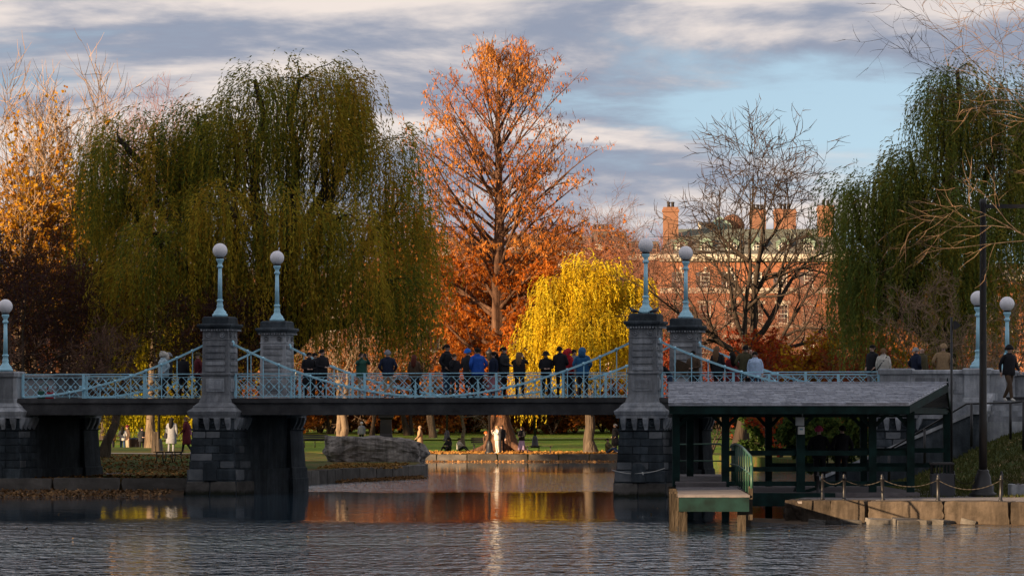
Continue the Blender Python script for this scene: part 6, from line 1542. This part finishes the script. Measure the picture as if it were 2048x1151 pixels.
# behind the right parapet
on_bridge(1743, 1.2, 688, -50, 'dark haired man in black jacket and pale trousers at the parapet end', kind='pocket', coat='jacket', top='black', legs='grey', hair='short', hc='k')
on_bridge(1768, 1.0, 695, 160, 'woman in cream fleece with a dark cross body strap', kind='stand', coat='puffer', top='cream', legs='black', hair='short', hc='lb', strap=True)
on_bridge(1832, 1.2, 693, 120, 'grey haired man in navy jacket behind the parapet', kind='pocket', coat='jacket', top='navy', legs='black', hair='short', hc='g')
on_bridge(1845, 2.2, 692, 40, 'bald man in dark jacket partly hidden by the navy jacket', kind='stand', coat='jacket', top='olive', legs='black', hair=None)
on_bridge(1883, 1.1, 687, 170, 'person in tan jacket and tan beanie seen from behind', kind='pocket', coat='jacket', top='tan', legs='black', hair='beanie', hc='tan')
person(P(2016, 804, 121.0), 1.78, 40, 'person in dark tracksuit and white trainers coming down the stone steps', kind='walk', coat='jacket', top='black', legs='brown', hair='beanie', hc='black', shoes='w')
# inside the shelter
person((X(1640,106), 106, ZFl), 1.68, 170, 'figure in pink beanie watching from inside the shelter', kind='pocket', coat='jacket', top='black', legs='black', hair='beanie', hc='hotpink', group='people in the shelter')
person((X(1681,106), 106, ZFl), 1.72, 190, 'dark silhouetted figure beside the pink beanie in the shelter', kind='pocket', coat='jacket', top='black', legs='black', hair='short', hc='k', group='people in the shelter')
# left bank
G_L = 'people on the left bank'
def ground_p(px, feet, head, Y, rz, label, z=None, H=None, group=G_L, **k):
    zz = z if z is not None else gz(Y); return person((X(px,Y), Y, zz), H or min(1.9, CAMZ + (HY - head)/F*Y - zz), rz, label, group=group, **k)
LR = ZB + .385
ground_p(226, 0, 850, 233.5, 90, 'person in ochre coat talking under the left arch', z=.46, H=1.72, kind='hold', coat='jacket', top='ochre', legs='black', hair='short', hc='k')
ground_p(245, 0, 854, 233.8, 170, 'dark haired woman in white top and jeans under the left arch', z=.46, H=1.64, kind='hold', coat='jacket', top='white', legs='jeans', hair='long', hc='k')
ground_p(256, 0, 850, 235.5, -60, 'dark dressed person behind the white top under the arch', z=.46, H=1.72, coat='jacket', top='brown', legs='khaki', hair='beanie', hc='darkred')
ground_p(283, 0, 857, 233.4, 30, 'person in dark coat standing by the bin under the arch', z=.46, H=1.6, kind='hold', coat='puffer', top='charcoal', legs='black', hair='long', hc='k')
ground_p(342, 0, 838, 188, 165, 'woman in long grey coat with dark shoulder bag on the path', z=LR, H=1.72, kind='stand', coat='long', top='grey', legs='grey', hair='long', hc='k', bag=('black', (.24,.02,.72), 'large dark shoulder bag hanging at the long grey coat'))
ground_p(374, 0, 836, 180, -100, 'person in dark maroon coat striding beside the left pier', z=LR, H=1.75, kind='walk', coat='long', top='maroon', legs='black', hair='short', hc='lb', shoes='w', bag=('pink', (-.22,.0,.90), 'small pink handbag carried by the striding maroon coat'))
# far bank
G_F = 'people on the far bank'
ground_p(840, 0, 853, 238, 90-180, 'person in tan coat strolling past the end of the boulder', kind='walk', coat='long', top='tan', legs='brown', hair='beanie', hc='tan', group=G_F, H=1.68)
ground_p(897, 0, 0, 246, -30, 'person in black sitting on the far lawn', kind='sit', coat='jacket', top='black', legs='black', hair='hood', hc='black', group=G_F, H=1.7)
ground_p(918, 0, 0, 247, 60, 'person in white sitting on the lawn beside the black figure', kind='sit', coat='jacket', top='cream', legs='charcoal', hair='short', hc='k', group=G_F, H=1.6)
ground_p(995, 0, 855, 233.6, -60, 'woman all in white raising a phone at the water edge', z=.46, H=1.70, kind='phone', coat='jacket', top='white', legs='white', hair='long', hc='y', shoes='w', phone=True, group=G_F)
ground_p(1004, 0, 858, 235.0, -20, 'man in black standing just behind the woman in white', z=.47, H=1.72, kind='stand', coat='jacket', top='black', legs='black', hair='short', hc='b', group=G_F)
ground_p(1043, 0, 855, 236.0, -40, 'woman in black jacket and lilac skirt near the bench', z=.47, H=1.62, kind='hold', coat='jacket', top='black', legs='lilac', hair='long', hc='b', lower='lilac', group=G_F)
ground_p(973, 0, 0, 246.6, 40, 'person in orange cap sitting on the far bench', z=.5, kind='bench', coat='jacket', top='brown', legs='black', hair='beanie', hc='orange', group=G_F, H=1.7)
ground_p(1230, 0, 848, 235.5, -60, 'grey haired man in long black coat beside the right pier', z=.47, H=1.80, kind='pocket', coat='long', top='black', legs='black', hair='short', hc='g', group=G_F)
ground_p(1216, 0, 0, 234.4, 60, 'person in olive jacket sitting on the leaves at the water edge', z=.46, kind='sit', coat='jacket', top='olive', legs='jeans', hair='short', hc='k', shoes='w', group=G_F, H=1.7)
ground_p(723, 0, 862, 268, 0, 'white haired person glimpsed above the boulder', kind='stand', coat='jacket', top='grey', legs='black', hair='beanie', hc='white', group=G_F, H=1.65)

# ------------------------------------------------------------------ benches, lamps and small things
def bench(px, Y, z, rz, label, back=False):
    o = empty('park_bench', (X(px,Y), Y, z), R(rz)); tag(o, label, 'bench', 'park benches')
    for k in range(4): put('slat', PANEL, o, (0, -.18 + k*.12, .45), None, (1.7,.10,.035), WOOD if not back else BLACK)
    for s in (-.7, 0, .7):
        mb = MB(); mb.tube([(s,-.2,0),(s,-.14,.2),(s,-.16,.43)], .025, 5); mb.tube([(s,.2,0),(s,.14,.2),(s,.16,.43)], .025, 5); mb.bar((s,-.18,.42),(s,.18,.42),.03,.03); put('leg', mb.mesh('leg', BLACK), o)
    if back:
        for k in range(3): put('slat', PANEL, o, (0, .26 + .03*k, .58 + k*.12), (R(-12),0,0), (1.7,.03,.10), BLACK)
        for s in (-.7,.7): mb = MB(); mb.bar((s,.2,.4),(s,.34,.9),.03,.03); put('arm', mb.mesh('arm', BLACK), o)
bench(1078, 235.8, gz(235.8)+.03, 4, 'backless bench between the lilac skirt and the yellow willow trunk')
bench(970, 246.8, gz(246.8), 10, 'bench under the person in the orange cap', True)
bench(338, 163, left_rise(X(338,163), 163), 62, 'dark backless bench beside the path under the left span')
bench(630, 262, gz(262), 0, 'far bench on the sunlit lawn left of the boulder', True)
mb = MB(); mb.lathe([(.28,0),(.30,.02),(.30,.80),(.33,.82),(.33,.9),(.28,.95),(.1,.97)], 14); BIN2 = mb.mesh('litter_barrel', BIN)
tag(put('litter_barrel', BIN2, None, (X(269,234.5), 234.5, .46)), 'round dark litter barrel among the people under the left arch', 'bin')
sb = empty('sandwich_board', (X(311,186), 186, LR), R(30)); tag(sb, 'wooden sandwich board standing by the path under the left arch', 'board')
for s in (-1,1): mb = MB(); mb.bar((0,s*.22,0),(0,s*.03,1.0),.5,.03,(1,0,0)); put('panel', mb.mesh('panel', WOOD), sb)
def park_lamp(px, Y, H, label):
    o = empty('park_lamp', (X(px,Y), Y, gz(Y) if Y >= 232 else ZB+.2)); tag(o, label, 'lamp post', 'black lantern lamps in the park')
    mb = MB(); mb.lathe([(.30,0),(.30,.12),(.22,.2),(.18,.6),(.12,.75),(.09,.8)], 10); put('base', mb.mesh('base', BLACK), o)
    mb = MB(); mb.lathe([(.075,.8),(.055,H-.7),(.09,H-.66),(.06,H-.6)], 8); put('shaft', mb.mesh('shaft', BLACK), o)
    mb = MB(); mb.lathe([(.08,H-.6),(.24,H-.15),(.27,H-.1),(.12,H),(.03,H+.2),(.0,H+.25)], 8); put('lantern', mb.mesh('lantern', BLACK), o)
park_lamp(979, 234.2, 6.2, 'black lantern lamp in front of the orange tree roots')
park_lamp(894, 285, 4.5, 'black lantern lamp far across the lawn left of the orange tree')
park_lamp(1070, 262, 4.8, 'black lantern lamp under the edge of the yellow willow')
park_lamp(318, 205, 5.0, 'black lamp post behind the sandwich board')
# dark pedestal behind the boulder
pd = empty('monument_pedestal', (X(772,262), 262, gz(262))); tag(pd, 'dark stepped monument pedestal behind the boulder', 'monument')
mb = MB(); mb.loft([(0,-1.0,1.0,-1.0,1.0),(.35,-1.0,1.0,-1.0,1.0),(.36,-.7,.7,-.7,.7),(.7,-.62,.62,-.62,.62)]); put('steps', mb.mesh('steps', BLACK), pd)
mb = MB(); mb.loft([(.7,-.45,.45,-.45,.45),(.95,-.40,.40,-.40,.40),(1.9,-.36,.36,-.36,.36),(2.0,-.5,.5,-.5,.5),(2.2,-.5,.5,-.5,.5)]); put('shaft', mb.mesh('shaft', BLACK), pd)
# bags on the left span
bag_ = put('shopping_bag', BAG, None, bw(bu(88,1.0),1.0,DK), (0,0,.4), (1.3,1.3,1.0)); bag_.material_slots[0].link='OBJECT'; bag_.material_slots[0].material = PAL['green']; tag(bag_, 'green bag set down behind the lattice at the left bridge end', 'bag')
bag_ = put('shopping_bag', BAG, None, bw(bu(100,.8),.8,DK), (0,0,-.3), (.9,.9,.8)); bag_.material_slots[0].link='OBJECT'; bag_.material_slots[0].material = PAL['red']; tag(bag_, 'red bag beside the green bag at the left bridge end', 'bag')
